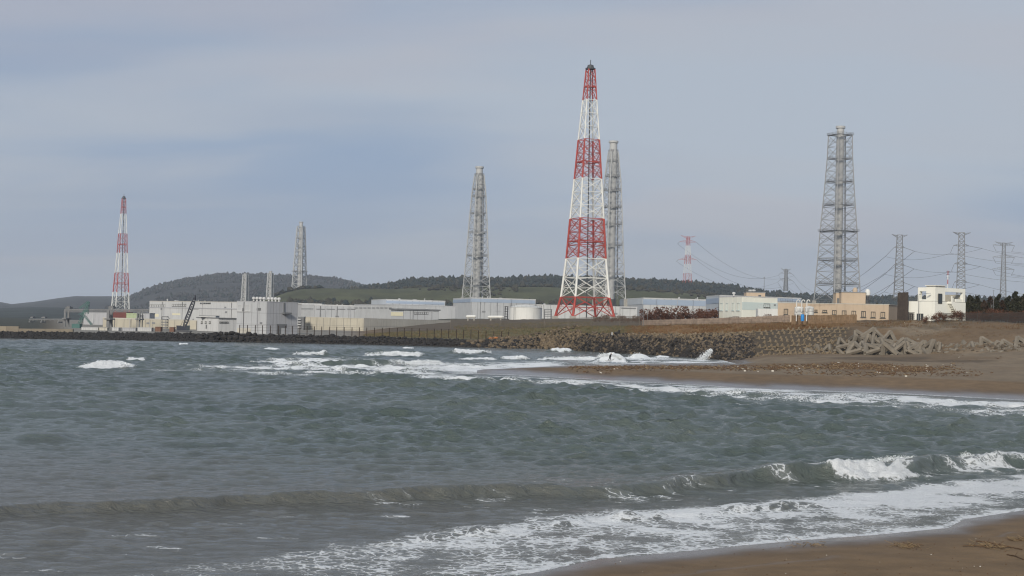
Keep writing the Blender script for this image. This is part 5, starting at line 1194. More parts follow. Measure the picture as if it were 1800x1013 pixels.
rubble('rubble_infill', 'dark rubble packed between the armour blocks of the slope', [M_BLKD, M_BLK, M_BLKT], 3800, (948, 1325), 5, 6, (-.06, 1.03), .46, 5,
       pick=lambda x, f, r_: (2 if r_.random() < .7 else 1) if (f > .93 + r_.uniform(-.12, .12) or x < 990 + r_.uniform(-25, 25)) else (0 if r_.random() < .95 - .6 * f else 1))
rubble('stony_shore', 'tan stones strewn between the fence end and the block slope', [M_BLKT, M_ROCKB, M_BLK], 700, (860, 1020), 5, 6, (.15, 1.5), .5, 6)
bould = [rock_mesh('boulder', M_ROCKD, 40 + i) for i in range(4)] + [rock_mesh('boulder', M_ROCKB, 50 + i) for i in range(2)]
for ri, (f, s0) in enumerate(((0.0, 1.0), (0.42, 1.05), (0.85, 1.0))):
    x = 350 + ri * 4
    while x < 948:
        p = key_line(x, 5, 6, f + rk_.uniform(-.12, .12)); lift = 0.55 * max(0, 1 - abs(x - 395) / 70); s = s0 * rk_.uniform(.7, 1.15)
        pale = x > 800 and rk_.random() < (x - 800) / 130
        o = bpy.data.objects.new('boulder', bould[4 + rk_.randrange(2)] if pale else bould[rk_.randrange(4)]); col.objects.link(o); o.location = p + Vector((0, 0, lift + .1)); o.scale = (s, s, s * rk_.uniform(.8, 1.1)); o.rotation_euler = (rk_.uniform(-.3, .3), rk_.uniform(-.3, .3), rk_.uniform(0, 6.28))
        if pale: tag(o, 'tan boulder near the landward end of the dark seawall', 'boulder', 'tan seawall boulders')
        elif x < 470: tag(o, 'black boulder heaped at the seaward tip of the seawall', 'boulder', 'boulders at the seawall tip')
        else: tag(o, 'black boulder in the straight seawall below the fence posts', 'boulder', 'boulders along the seawall')
        x += rk_.uniform(8.5, 11.5)
rubble('seawall_rubble', 'small dark rubble filling the gaps of the seawall', [M_ROCKD], 1500, (347, 950), 5, 6, (-.1, 1.0), .55, 8)
def breakwater():
    root = thing('breakwater', 'low breakwater of black rubble topped by a brownish concrete parapet', 'breakwater', tuple(key_line(150, 5, 6, 1)))
    rubble('rubble_face', None, [M_ROCKD], 3600, (-260, 352), 5, 6, (-.08, 1.02), .55, 9, cat=None, parent=root)
    for x0, x1, h_ in ((-420, -120, 1.6), (-120, 33, 1.55), (33, 128, .95)):
        n = int((x1 - x0) / 24) + 1
        for i in range(n):
            a = key_line(x0 + (x1 - x0) * i / n, 6, 7, .05); c = key_line(x0 + (x1 - x0) * (i + 1) / n - .3, 6, 7, .05); z = max(a.z, c.z)
            MB().prism([(a.x, a.y), (c.x, c.y), (c.x, c.y + 1.2), (a.x, a.y + 1.2)], z - .6, z + h_).build('parapet_block', M_PARA, root)
breakwater()
# -- hollow tetrahedron blocks tumbled on the sand
def tetra_frame(nm, e, r):
    mb = MB(); h = e * math.sqrt(2 / 3); rb = e / math.sqrt(3)
    c = [Vector((rb * math.cos(a), rb * math.sin(a), 0)) for a in (0, 2.0944, 4.18879)] + [Vector((0, 0, h))]
    for i in range(4):
        for j in range(i): mb.beam(c[i], c[j], r, 6)
    return mb.mesh(nm, M_TETRA)
tet = [tetra_frame('tetrahedron_block', 3.1, .48), tetra_frame('tetrahedron_block', 3.4, .52)]
UP = [(1512, 596, 0), (1530, 597, 1), (1546, 597, 0), (1562, 599, 1), (1498, 606, 1), (1520, 608, 0), (1540, 609, 1), (1560, 610, 0), (1580, 610, 1), (1478, 610, 0), (1600, 611, 0)]
LO = [(1484, 621, 1), (1497, 619, 0), (1509, 623, 1), (1521, 621, 0), (1533, 624, 1), (1546, 622, 0), (1558, 624, 1), (1571, 622, 0), (1584, 623, 1), (1597, 621, 0), (1610, 622, 1), (1622, 620, 0), (1634, 619, 1), (1645, 617, 0)]
BU = [(1652, 610, 0), (1668, 609, 1), (1684, 612, 0), (1697, 606, 1), (1708, 610, 0), (1722, 606, 0), (1735, 603, 1), (1748, 606, 0), (1760, 602, 1), (1771, 605, 0), (1783, 601, 1), (1797, 604, 0), (1440, 612, 0), (1460, 616, 0), (1424, 618, 1)]
for lst, what, sink in ((UP, 'hollow tetrahedron block from the sea in the upper tier of the pile', .3), (LO, 'hollow tetrahedron block from the sea in the lower tier of the pile', .25), (BU, 'half-buried tetrahedron block from the sea in the sand beside the pile', 1.25)):
    for n_, (x, y, v) in enumerate(lst):
        lo_, hi_ = 0.0, 1.0
        best = min((abs(zat(x, y, Yq) - land_at(at(x, y, Yq))), Yq) for Yq in np.linspace(235, 335, 101))
        p = at(x, y, best[1]); p.z = land_at(p)
        o = bpy.data.objects.new('tetrahedron_block', tet[v]); col.objects.link(o); o.location = p + Vector((0, 0, .1 - sink)); s = rk_.uniform(.80, 1.05) if lst is not BU else rk_.uniform(.6, .95)
        o.scale = (s, s, s); o.rotation_euler = (rk_.uniform(-.5, .5), rk_.uniform(-.5, .5), rk_.uniform(0, 6.28)) if rk_.random() < .5 else (R(109) + rk_.uniform(-.3, .3), rk_.uniform(-.3, .3), rk_.uniform(0, 6.28))
        if o.rotation_euler.x > 1.2: o.location.z += 1.0 * s
        tag(o, f'{ORD[n_]} {what}', 'concrete block', 'tetrahedron blocks')
rubble('stony_shore', 'grey broken concrete half sunk in the sand under the dark fence', [M_TETRA, M_BLK], 170, (1640, 1830), 5, 6, (.02, .42), .55, 26)
rubble('stony_shore', 'broken concrete and stones at the foot of the tumbled pile', [M_TETRA, M_BLKT], 150, (1400, 1650), 5, 6, (-.05, .6), .42, 27)
# ================================================================ FENCES AND WALLS
M_POST = surf('rusty_fence_post', (0.040, 0.028, 0.022), 0.85, 0.3, 0.6); M_MESH = surf('grey_brown_fence_wire', (0.145, 0.125, 0.10), 0.8, 0.2, 0.5); M_DFEN = surf('dark_brown_fence', (0.050, 0.042, 0.036), 0.8, 0.2, 0.5)
M_BOARD = surf('brown_timber_board', (0.17, 0.112, 0.065), 0.9, 0.3, 1.5, streak=0.4); M_SCREEN = surf('dark_timber_board', (0.075, 0.058, 0.046), 0.9, 0.3, 1.2, streak=0.4); M_STONE = surf('pinkish_wall_stone', (0.24, 0.185, 0.145), 0.95, 0.3, 0.9, bump=0.4); M_MORT = surf('wall_mortar', (0.15, 0.12, 0.095), 0.95, 0.2, 0.9)
def post_fence():
    root = thing('post_fence', 'row of dark rusty fence posts along the top of the seawall', 'fence', tuple(key_line(660, 6, 7, .12))); prev = None; w = MB()
    x = 421.0
    while x < 905:
        p = key_line(x, 6, 7, .10); p.z = land_at(p); h = 2.65 - .5 * max(0, (x - 780) / 125)
        MB().beam((p.x, p.y, p.z - .3), (p.x, p.y, p.z + h), .12, 5).build('post', M_POST, root)
        if prev is not None:
            for t in (.45, .75, .95): w.beam(prev[0] + Vector((0, 0, prev[1] * t)), p + Vector((0, 0, h * t)), .022, 3, caps=False)
        prev = (p, h); x += 12.3 + (x * 7919 % 5) * .35
    w.build('wire', M_POST, root)
post_fence()
def mesh_fence(name, label, pts, mat, bar=.28, post_every=1, rb=.03, fill=None):
    """pts: (x, y bottom, y top, Y)"""
    P0 = at(pts[0][0], pts[0][1], pts[0][3]); root = thing(name, label, 'fence', tuple(P0))
    for (xa, ya, ta, Ya), (xb, yb, tb, Yb) in zip(pts[:-1], pts[1:]):
        A, B = at(xa, ya, Ya), at(xb, yb, Yb); ha, hb = zat(xa, ta, Ya) - A.z, zat(xb, tb, Yb) - B.z; n = max(2, int((B - A).length / bar)); mb = MB()
        for i in range(n + 1):
            t = i / n; p = A.lerp(B, t); mb.beam(p - Vector((0, 0, .2)), p + Vector((0, 0, ha + (hb - ha) * t)), rb, 3, caps=False)
        for t in (.06, .35, .65, .97): mb.beam(A + Vector((0, 0, ha * t)), B + Vector((0, 0, hb * t)), rb * 1.3, 4)
        mb.build('bar_panel', mat, root); MB().beam(A - Vector((0, 0, .6)), A + Vector((0, 0, ha * 1.04)), .075, 5).build('post', mat, root)
    MB().beam(B - Vector((0, 0, .6)), B + Vector((0, 0, hb * 1.04)), .075, 5).build('post', mat, root)
mesh_fence('mesh_fence', 'grey-brown wire fence on the grassy bank below the red tower', [(915, 583, 568, 430), (957, 579, 563, 422), (998, 575, 560, 414), (1039, 573, 557.5, 404), (1089, 570.5, 555.5, 395), (1124, 569, 556, 386)], M_MESH, .22)
mesh_fence('mesh_fence', 'long wire fence in front of the brown soil bank beside the round tank', [(792, 579, 561.5, 470), (840, 581, 563, 462), (880, 582, 564, 450), (915, 583, 568, 430)], M_MESH, .26)
mesh_fence('bar_fence', 'dark barred fence running in front of the white house', [(1597, 561, 549, 334), (1640, 563, 551, 330), (1690, 565, 550, 325), (1718, 566.5, 550, 321), (1745, 567.5, 550, 317), (1772, 568.5, 549.5, 313), (1800, 569, 549, 309), (1850, 571, 549, 304), (1950, 576, 549, 296)], M_DFEN, .13, rb=.035)
for lbl, x, y0, y1, Y in (('thin pale pole at the corner of wire fence and stone wall', 1131, 542, 566, 380), ('thin pale pole a little inland of the fence corner', 1138, 544, 562, 392), ('dark thin pole at the corner of the mint-white building', 1263, 517, 556, 398), ('slim mast on the ridge behind the mint-white building', 1343, 487, 512, 1500), ('bare pale pole among the dark pines', 1746, 510, 545, 345)):
    p = at(x, y1, Y); k = max(.07, Y / FOC * .5); mb = MB(); mb.beam((p.x, p.y, p.z - 1), (p.x, p.y, zat(x, y0, Y)), k, 6, k * .6); mb.beam((p.x - k * 4, p.y, zat(x, y0 + 1.5, Y)), (p.x + k * 4, p.y, zat(x, y0 + 1.5, Y)), k * .6, 4)
    tag(mb.build('pole', M_DARK if 'dark thin' in lbl else M_STEEL), lbl, 'pole')
def stone_wall():
    xs = np.arange(1128, 1392, 9.6); root = thing('stone_wall', 'low wall of pinkish stones along the top of the rusty bank', 'wall', tuple(key_line(1260, 7, 8, 0)))
    top = lambda x: np.interp(x, [1128, 1200, 1300, 1390], [563, 561, 558, 553.5]); bot = lambda x: np.interp(x, [1128, 1200, 1300, 1390], [572.5, 572, 570, 568])
    for x0, x1 in zip(xs[:-1], xs[1:]):
        A = key_line(x0, 7, 8, .006); B = key_line(x1, 7, 8, .006); zb = (zat(x0, bot(x0), A.y)) - .6; zt = zat(x0, top(x0), A.y)
        d = (B - A); d.z = 0; d.normalize(); n = Vector((d.y, -d.x, 0))
        MB().prism([A + n * .0, B + n * .0, B - n * .5, A - n * .5], zb, zt).build('mortar_core', M_MORT, root)
        zc = np.linspace(zb + .6, zt + .04, 4)
        for r_, (za, zb_) in enumerate(zip(zc[:-1], zc[1:])):
            sh = .12 if r_ % 2 else 0
            for u0, u1 in (((0, .48), (.48, 1)) if r_ % 2 else ((0, .7), (.7, 1))):
                a, b_ = A.lerp(B, u0) + d * .03, A.lerp(B, u1) - d * .03; o = rk_.uniform(.05, .14)
                MB().prism([a + n * o, b_ + n * o * .8, b_ - n * .52, a - n * .52], za + .03, zb_ - .01).build('stone', M_STONE, root)
stone_wall()
def board_fence(name, label, x0, x1, top, bot, Yf, mat, bw, lean=0):
    n = max(3, int((x1 - x0) / bw)); P0 = at(x0, bot(x0), Yf(x0)); root = thing(name, label, 'fence', tuple(P0))
    for i in range(n):
        xa, xb = x0 + (x1 - x0) * i / n, x0 + (x1 - x0) * (i + 1) / n; A, B = at(xa, bot(xa), Yf(xa)), at(xb, bot(xb), Yf(xb)); zt = zat(xa, top(xa), Yf(xa)) + rk_.uniform(-.06, .06); o = rk_.uniform(0, .05)
        g = (B - A) * .03; MB().prism([(A.x + g.x, A.y - o), (B.x - g.x, B.y - o), (B.x - g.x, B.y + .05), (A.x + g.x, A.y + .05)], A.z - .5, zt).build('board', mat, root)
    A, B = at(x0, bot(x0), Yf(x0)), at(x1, bot(x1), Yf(x1)); ha, hb = zat(x0, top(x0), Yf(x0)), zat(x1, top(x1), Yf(x1))
    for t in (.25, .8): MB().beam((A.x, A.y + .1, A.z + (ha - A.z) * t), (B.x, B.y + .1, B.z + (hb - B.z) * t), .06, 4).build('rail', mat, root)
board_fence('timber_fence', 'brown timber board fence in front of the beige building', 1391, 1506, lambda x: np.interp(x, [1391, 1506], [554.5, 553]), lambda x: np.interp(x, [1391, 1506], [569, 565]), lambda x: np.interp(x, [1391, 1506], [341, 338]), M_BOARD, 4.2)
board_fence('timber_screen', 'tall dark timber screen between the beige building and the white house', 1577, 1596, lambda x: np.interp(x, [1577, 1596], [514.5, 513.5]), lambda x: 563.0, lambda x: np.interp(x, [1577, 1596], [338, 334]), M_SCREEN, 2.6)
p = at(1410.6, 564, 334); root = thing('water_butt', 'bright blue plastic water butt against the timber fence', 'barrel', tuple(p))
MB().lathe((p.x, p.y, p.z - .1), [(.36, 0), (.42, .3), (.42, 1.2), (.38, 1.5)], 14).build('body', M_BLUEBOX, root, True); MB().lathe((p.x, p.y, p.z + 1.4), [(.43, 0), (.43, .08), (.1, .14)], 14).build('lid', M_BLUEBOX, root)
# lamps
p = at(1188, 563, 372); root = thing('lamp_post', 'short lamp post with a pale globe behind the stone wall', 'lamp', (p.x, p.y, p.z - .6)); zt = zat(1188, 552.5, 372)
MB().beam((p.x, p.y, p.z - .8), (p.x, p.y, zt), .06, 6).build('post', M_STEEL, root); MB().lathe((p.x, p.y, zt), [(.1, 0), (.24, .12), (.26, .3), (.15, .46), (.03, .5)], 10).build('globe', M_OFFW, root, True)
p = at(1614.5, 560, 329); root = thing('lamp_post', 'tall street lamp with a bent arm in front of the white house', 'lamp', (p.x, p.y, p.z - .3)); zt = zat(1614.5, 518, 329)
mb = MB(); mb.beam((p.x, p.y, p.z - .5), (p.x, p.y, zt), .07, 6, .05); mb.build('post', M_STEEL, root)
MB().beam((p.x, p.y, zt), (p.x + 1.9, p.y - .3, zt + .3), .045, 6).build('arm', M_STEEL, root); MB().box((p.x + 2.2, p.y - .3, zt + .3), (.8, .26, .16)).build('lamp_head', M_OFFW, root)
p = at(1076, 582, 372); p.z = land_at(p); mb = MB(); mb.lathe((p.x, p.y, p.z - .1), [(.16, 0), (.16, 1.1), (.10, 1.25), (.10, 1.35)], 10); tag(mb.build('marker_post', M_OFFW), 'short white marker post standing alone on the bank', 'post')
p = key_line(872, 6, 7, .05); p.z = land_at(p); root = thing('net_heap', 'small heap of orange rope and nets beside the seawall fence', 'nets', tuple(p)); M_ORG = surf('faded_orange_net', (0.36, 0.14, 0.05), 0.9, 0.3, 2.0)
for i in range(7):
    q_ = rock_mesh('net_bundle', M_ORG, 70 + i, .5); o = link('net_bundle', q_, root); o.location = (rk_.uniform(-1.6, 1.6), rk_.uniform(-.4, .5), .25 + rk_.uniform(0, .3)); o.scale = (rk_.uniform(.4, .8),) * 3
# ================================================================ PLANTS
def leafmat(name, c): return leafy(name, c, 0.5, 0.6)
M_RUST = leafmat('russet_winter_leaves', (0.115, 0.052, 0.032)); M_PINE = leafmat('pine_needles', (0.036, 0.036, 0.020)); M_BARK = surf('bark', (0.06, 0.045, 0.035), 0.95, 0.3, 2.0); M_BROWNP = leafmat('browned_pine_needles', (0.058, 0.036, 0.022))
def foliage(nm, mat, seed, n, blobs, leaf):
    r_ = np.random.default_rng(seed); bl = np.array(blobs); k = r_.integers(0, len(bl), n); d = r_.normal(size=(n, 3)); d /= np.linalg.norm(d, axis=1)[:, None]
    c = bl[k, :3] + d * (bl[k, 3] * r_.uniform(.55, 1.08, n))[:, None]; c[:, 2] = np.maximum(c[:, 2], .05)
    a = r_.normal(size=(n, 3)); b_ = r_.normal(size=(n, 3)); a /= np.linalg.norm(a, axis=1)[:, None]; b_ /= np.linalg.norm(b_, axis=1)[:, None]; s = leaf * r_.uniform(.6, 1.5, n)[:, None]
    V = np.stack([c - a * s, c + a * s * .4 + b_ * s, c + a * s * .6 - b_ * s * .7], 1).reshape(-1, 3)
    me = bpy.data.meshes.new(nm); me.from_pydata(V.tolist(), [], np.arange(len(V)).reshape(-1, 3).tolist()); me.materials.append(mat); me.update(); return me
def stems(nm, blobs, h, r):
    mb = MB(); mb.beam((0, 0, -.4), (0, 0, h), r, 6, r * .5)
    for b_ in blobs: mb.beam((0, 0, h * .55), b_[:3], r * .45, 4, r * .15)
    return mb.mesh(nm, M_BARK)
def shrub_kind(seed, mat, w, h):
    r_ = random.Random(seed); bl = [(r_.uniform(-w, w), r_.uniform(-w, w) * .7, r_.uniform(.35, .95) * h, r_.uniform(.25, .48) * h) for _ in range(9)]
    return foliage('foliage', mat, seed, 800, bl, .125), stems('stem', bl, h * .5, .07)
def pine_kind(seed, mat, h):
    r_ = random.Random(seed); bl = []
    for i in range(13):
        t = i / 12; z = h * (.28 + .70 * t); w = h * .30 * (1 - t) ** .8; a = r_.uniform(0, 6.28); bl.append((w * math.cos(a), w * math.sin(a), z, h * (.06 + .13 * (1 - t))))
    return foliage('crown', mat, seed, 1100, bl, .20), stems('trunk', bl, h * .92, .13)
SHR = [shrub_kind(i, M_RUST, 1.5, 2.3) for i in (1, 2, 3)]; PIN = [pine_kind(i, m_, 6.0) for i, m_ in ((11, M_PINE), (12, M_PINE), (13, M_BROWNP))]
def plant(name, kinds, i, x, y, Y, s, label, cat, group, parts):
    p = at(x, y, Y); p.z = land_at(p); root = thing(name, label, cat, tuple(p), group=group, local=True); root.scale = (s, s, s * rk_.uniform(.85, 1.15)); root.rotation_euler = (0, 0, rk_.uniform(0, 6.28))
    for me, nm in zip(kinds[i % len(kinds)], parts): link(nm, me, root)
for i, (x, Y, s) in enumerate([(1136 + 9.3 * k_, 408 + (k_ * 37 % 11), .85 + .35 * ((k_ * 53 % 10) / 10) + (.15 if k_ < 4 else 0)) for k_ in range(14)]):
    plant('shrub', SHR, i, x, 560, Y, s * (1.25 + (.25 if i % 3 == 0 else 0)), f'{ORD[i]} russet shrub inland of the stone wall, counted from the fence corner', 'shrub', 'russet shrubs behind the stone wall', ('foliage', 'stem'))
for i in range(9): plant('shrub', SHR, i, 1045 + i * 9.5, 560, 470 - i * 5, .55 + .2 * (i % 3), f'{ORD[i]} low russet bush at the foot of the red and white tower', 'shrub', 'bushes below the red tower', ('foliage', 'stem'))
for i, x in enumerate((1272, 1284, 1296, 1318, 1336, 1352)): plant('shrub', SHR, i + 1, x, 556, 372, .5 + .12 * (i % 3), f'{ORD[i]} low russet shrub before the mint-white building', 'shrub', 'shrubs before the mint-white building', ('foliage', 'stem'))
for i, x in enumerate((1628, 1638, 1650, 1662, 1672, 1682, 1692)): plant('shrub', SHR, i, x, 556, 325.5, .55 + .16 * ((i * 3) % 4) / 2, f'{ORD[i]} russet shrub between the dark fence and the white house', 'shrub', 'shrubs before the white house', ('foliage', 'stem'))
for i in range(40):
    x = 1700 + (i // 2) * 11 + (i % 2) * 5 + rk_.uniform(-3, 3); plant('pine_tree', PIN, i, x, 548, (352 if i % 2 else 366) + (i * 29 % 9) - i * .3, (.98 + .022 * min(i // 2, 12)) * rk_.uniform(.82, 1.15), f'{ORD[i // 2]} dark pine in the {("back", "front")[i % 2]} row east of the white house', 'tree', 'pine belt behind the dark fence', ('crown', 'trunk'))
for i in range(20): plant('shrub', SHR, i, 1700 + i * 9 + rk_.uniform(-3, 3), 552, 338 - i * .8, .95 + rk_.uniform(-.15, .25), f'{ORD[i]} russet shrub under the pine belt', 'shrub', 'shrubs under the pines', ('foliage', 'stem'))
for i in range(8): plant('pine_tree', PIN, i + 2, 1527 + i * 7.3, 540, 420 + i * 3, .62 + .12 * (i % 3), f'{ORD[i]} brown pine showing past the end of the beige building', 'tree', 'pines behind the timber screen', ('crown', 'trunk'))
def bank_grass(name, label, n, zones, seed, mats):
    r_ = random.Random(seed); V = []; F = []; MI = []
    for _ in range(n):
        x0, x1, k0, k1, f0, f1, h, w = zones[r_.choices(range(len(zones)), [z_[7] for z_ in zones])[0]]
        p = key_line(r_.uniform(x0, x1), k0, k1, r_.uniform(f0, f1)); p.z = land_at(p); mi = r_.randrange(len(mats))
        for _k in range(4):
            q_ = p + Vector((r_.gauss(0, .3), r_.gauss(0, .3), -.05)); s = h * r_.uniform(.5, 1.3); b0 = len(V)
            V += [tuple(q_ + Vector((-.10 * s, 0, 0))), tuple(q_ + Vector((.10 * s, .05, 0))), tuple(q_ + Vector((r_.gauss(.15, .3) * s, r_.gauss(0, .3) * s, s)))]; F.append((b0, b0 + 1, b0 + 2)); MI.append(mi)
    me = bpy.data.meshes.new(name); me.from_pydata(V, [], F)
    for m_ in mats: me.materials.append(m_)
    me.polygons.foreach_set('material_index', MI); me.update(); tag(link(name, me), label, 'grass', kind='stuff')
M_DRYG = surf('dry_bank_grass', (0.19, 0.135, 0.070), 0.95, 0.4, 1.0); M_DULLG = surf('dull_green_grass', (0.115, 0.108, 0.056), 0.95, 0.4, 1.0); M_RUSTG = surf('rusty_grass', (0.15, 0.072, 0.030), 0.95, 0.4, 1.0)
bank_grass('dry_grass', 'rusty dry grass growing on the bank below the stone wall', 5200, [(1100, 1480, 6, 7, .05, .97, .45, 4), (1300, 1600, 6, 7, .1, .9, .35, 1)], 31, [M_DRYG, M_RUSTG])
bank_grass('dull_grass', 'dull green grass on the low bank behind the seawall fence', 5200, [(640, 1110, 6, 7, .1, .98, .45, 4), (800, 1040, 7, 8, .0, .5, .5, 1)], 32, [M_DULLG, M_DULLG, M_DRYG])
bank_grass('dune_grass', 'sparse brown grass on the sandy slope under the dark fence', 900, [(1500, 1850, 6, 7, .25, 1.0, .35, 3), (1560, 1850, 5, 6, .7, 1.0, .3, 1)], 33, [M_DRYG, M_RUSTG])
# ================================================================ STRANDLINE
M_STRAW = surf('dry_straw_litter', (0.19, 0.135, 0.075), 0.95, 0.4, 3.0); M_LITT = surf('brown_plant_litter', (0.105, 0.062, 0.034), 0.95, 0.4, 3.0); M_BITS = surf('bleached_flotsam', (0.55, 0.52, 0.46), 0.8, 0.2, 3.0)
def litter(name, label, n, spots, seed, cat='debris', size=.35):
    r_ = random.Random(seed); mb = MB()
    for _ in range(n):
        x0, x1, y0, y1, w = spots[r_.choices(range(len(spots)), [s_[4] for s_ in spots])[0]]
        x, y = r_.uniform(x0, x1), min(max(r_.gauss((y0 + y1) / 2, (y1 - y0) / 3.2), y0), y1)
        Y = 17500 / max(20, y - hline(x)); p = None
        for _i in range(4): z = land_at(at(x, y, Y)); p = atz(x, y, z); Y = p.y
        p.z = land_at(p)
        if p.z < .35: continue
        a = r_.uniform(0, math.pi); l = size * r_.uniform(.4, 2.0); d = Vector((math.cos(a), math.sin(a), r_.uniform(-.05, .35))) * l
        mb.beam(p - d * .5 + Vector((0, 0, .06)), p + d * .5 + Vector((0, 0, .10)), r_.uniform(.02, .075), 3, mi=(0 if r_.random() < .30 else 1 if r_.random() < .985 else 2), caps=False)
    o = mb.build(name, [M_STRAW, M_LITT, M_BITS]); tag(o, label, cat, kind='stuff')
litter('strandline_litter', 'belt of brown reed litter and driftwood left along the far beach', 8500, [(1350, 1560, 641, 650, 1.2), (1460, 1730, 630, 650, 4.5), (1540, 1640, 646, 654, 1.2), (1650, 1830, 638, 652, 1.6), (1380, 1800, 652, 662, .4), (1010, 1370, 643, 652, 1.1), (1000, 1260, 645, 649, .6)], 17)
def bits(n, seed):
    r_ = random.Random(seed); mb = MB()
    for _ in range(n):
        x, y = r_.uniform(1250, 1800), r_.uniform(585, 690); Y = 17500 / max(8, y - hline(x)); 
        for _i in range(4): z = land_at(at(x, y, min(Y, 330))); Y = min(atz(x, y, min(z, 6.5)).y, 330)
        p = at(x, y, Y); p.z = land_at(p)
        if p.z < .4: continue
        s = r_.uniform(.08, .2); mb.box((p.x, p.y, p.z + s * .5), (s * 1.6, s, s), r_.uniform(0, 3))
    tag(mb.build('flotsam', M_BITS), 'scattered pale scraps of flotsam on the far beach', 'debris', kind='stuff')
bits(34, 5)
def on_beach(x, y):
    p = atz(x, y, .3)
    for _ in range(5): p = atz(x, y, float(beach_z(np.array([p.x]), np.array([p.y]))[0]))
    return p
def straw_heap(label, x, y, w, n, seed, mats=(0.8,)):
    c = on_beach(x, y); r_ = random.Random(seed); mb = MB()
    for _ in range(n):
        p = c + Vector((r_.gauss(0, w), r_.gauss(0, w * 1.6), 0)); p.z = float(beach_z(np.array([p.x]), np.array([p.y]))[0]); a = r_.uniform(0, math.pi); l = r_.uniform(.06, .30)
        d = Vector((math.cos(a), math.sin(a), r_.uniform(0, .3))) * l; mb.beam(p + Vector((0, 0, .012)), p + d + Vector((0, 0, .03)), r_.uniform(.004, .011), 3, mi=0 if r_.random() < .7 else 1, caps=False)
    tag(mb.build('straw_clump', [M_STRAW, M_LITT]), label, 'straw', kind='stuff')
straw_heap('loose scatter of dry straw on the near sand', 1592, 962, .24, 90, 1); straw_heap('dense tangle of dry straw under crossed twigs on the near sand', 1745, 962, .20, 170, 2); straw_heap('dark wad of plant litter at the sand edge of the frame', 1788, 950, .14, 90, 3)
straw_heap('few wisps of straw along the upper near sand', 1415, 958, .35, 40, 4)
def twig(label, pts, r):
    mb = MB(); P_ = [on_beach(x, y) + Vector((0, 0, h)) for x, y, h in pts]
    for i, (a, b_) in enumerate(zip(P_[:-1], P_[1:])): mb.beam(a, b_, r * (1 - .25 * i / len(P_)), 6, r * (1 - .25 * (i + 1) / len(P_)))
    a = P_[1]; mb.beam(a, a + Vector((.18, .25, .10)), r * .6, 5, r * .2)
    tag(mb.build('driftwood', M_LITT), label, 'driftwood')
twig('long crooked driftwood twig sloping down across the straw tangle', [(1716, 954, .05), (1735, 957, .07), (1760, 961, .05), (1797, 967, .02)], .022)
twig('thin dark driftwood twig pointing at the straw tangle', [(1692, 961, .02), (1712, 961.5, .04), (1738, 963, .03)], .016)
twig('short curved driftwood stick below the straw tangle', [(1770, 976, .02), (1784, 979, .03), (1800, 985, .02)], .018)
def pebbles():
    r_ = random.Random(12); mb = MB()
    for _ in range(160):
        x, y = r_.uniform(1000, 1800), r_.uniform(935, 1012); p = on_beach(x, y)
        if shore_d(np.array([p.x]), np.array([p.y]))[0] < .8: continue
        s = r_.uniform(.008, .03); mb.lathe((p.x, p.y, p.z - s * .2), [(s * .6, 0), (s, s * .5), (s * .5, s)], 6, mi=0 if r_.random() < .8 else 1)
    tag(mb.build('pebbles', [M_LITT, M_BITS]), 'scattered small pebbles and crumbs on the near sand', 'pebbles', kind='stuff')
pebbles()
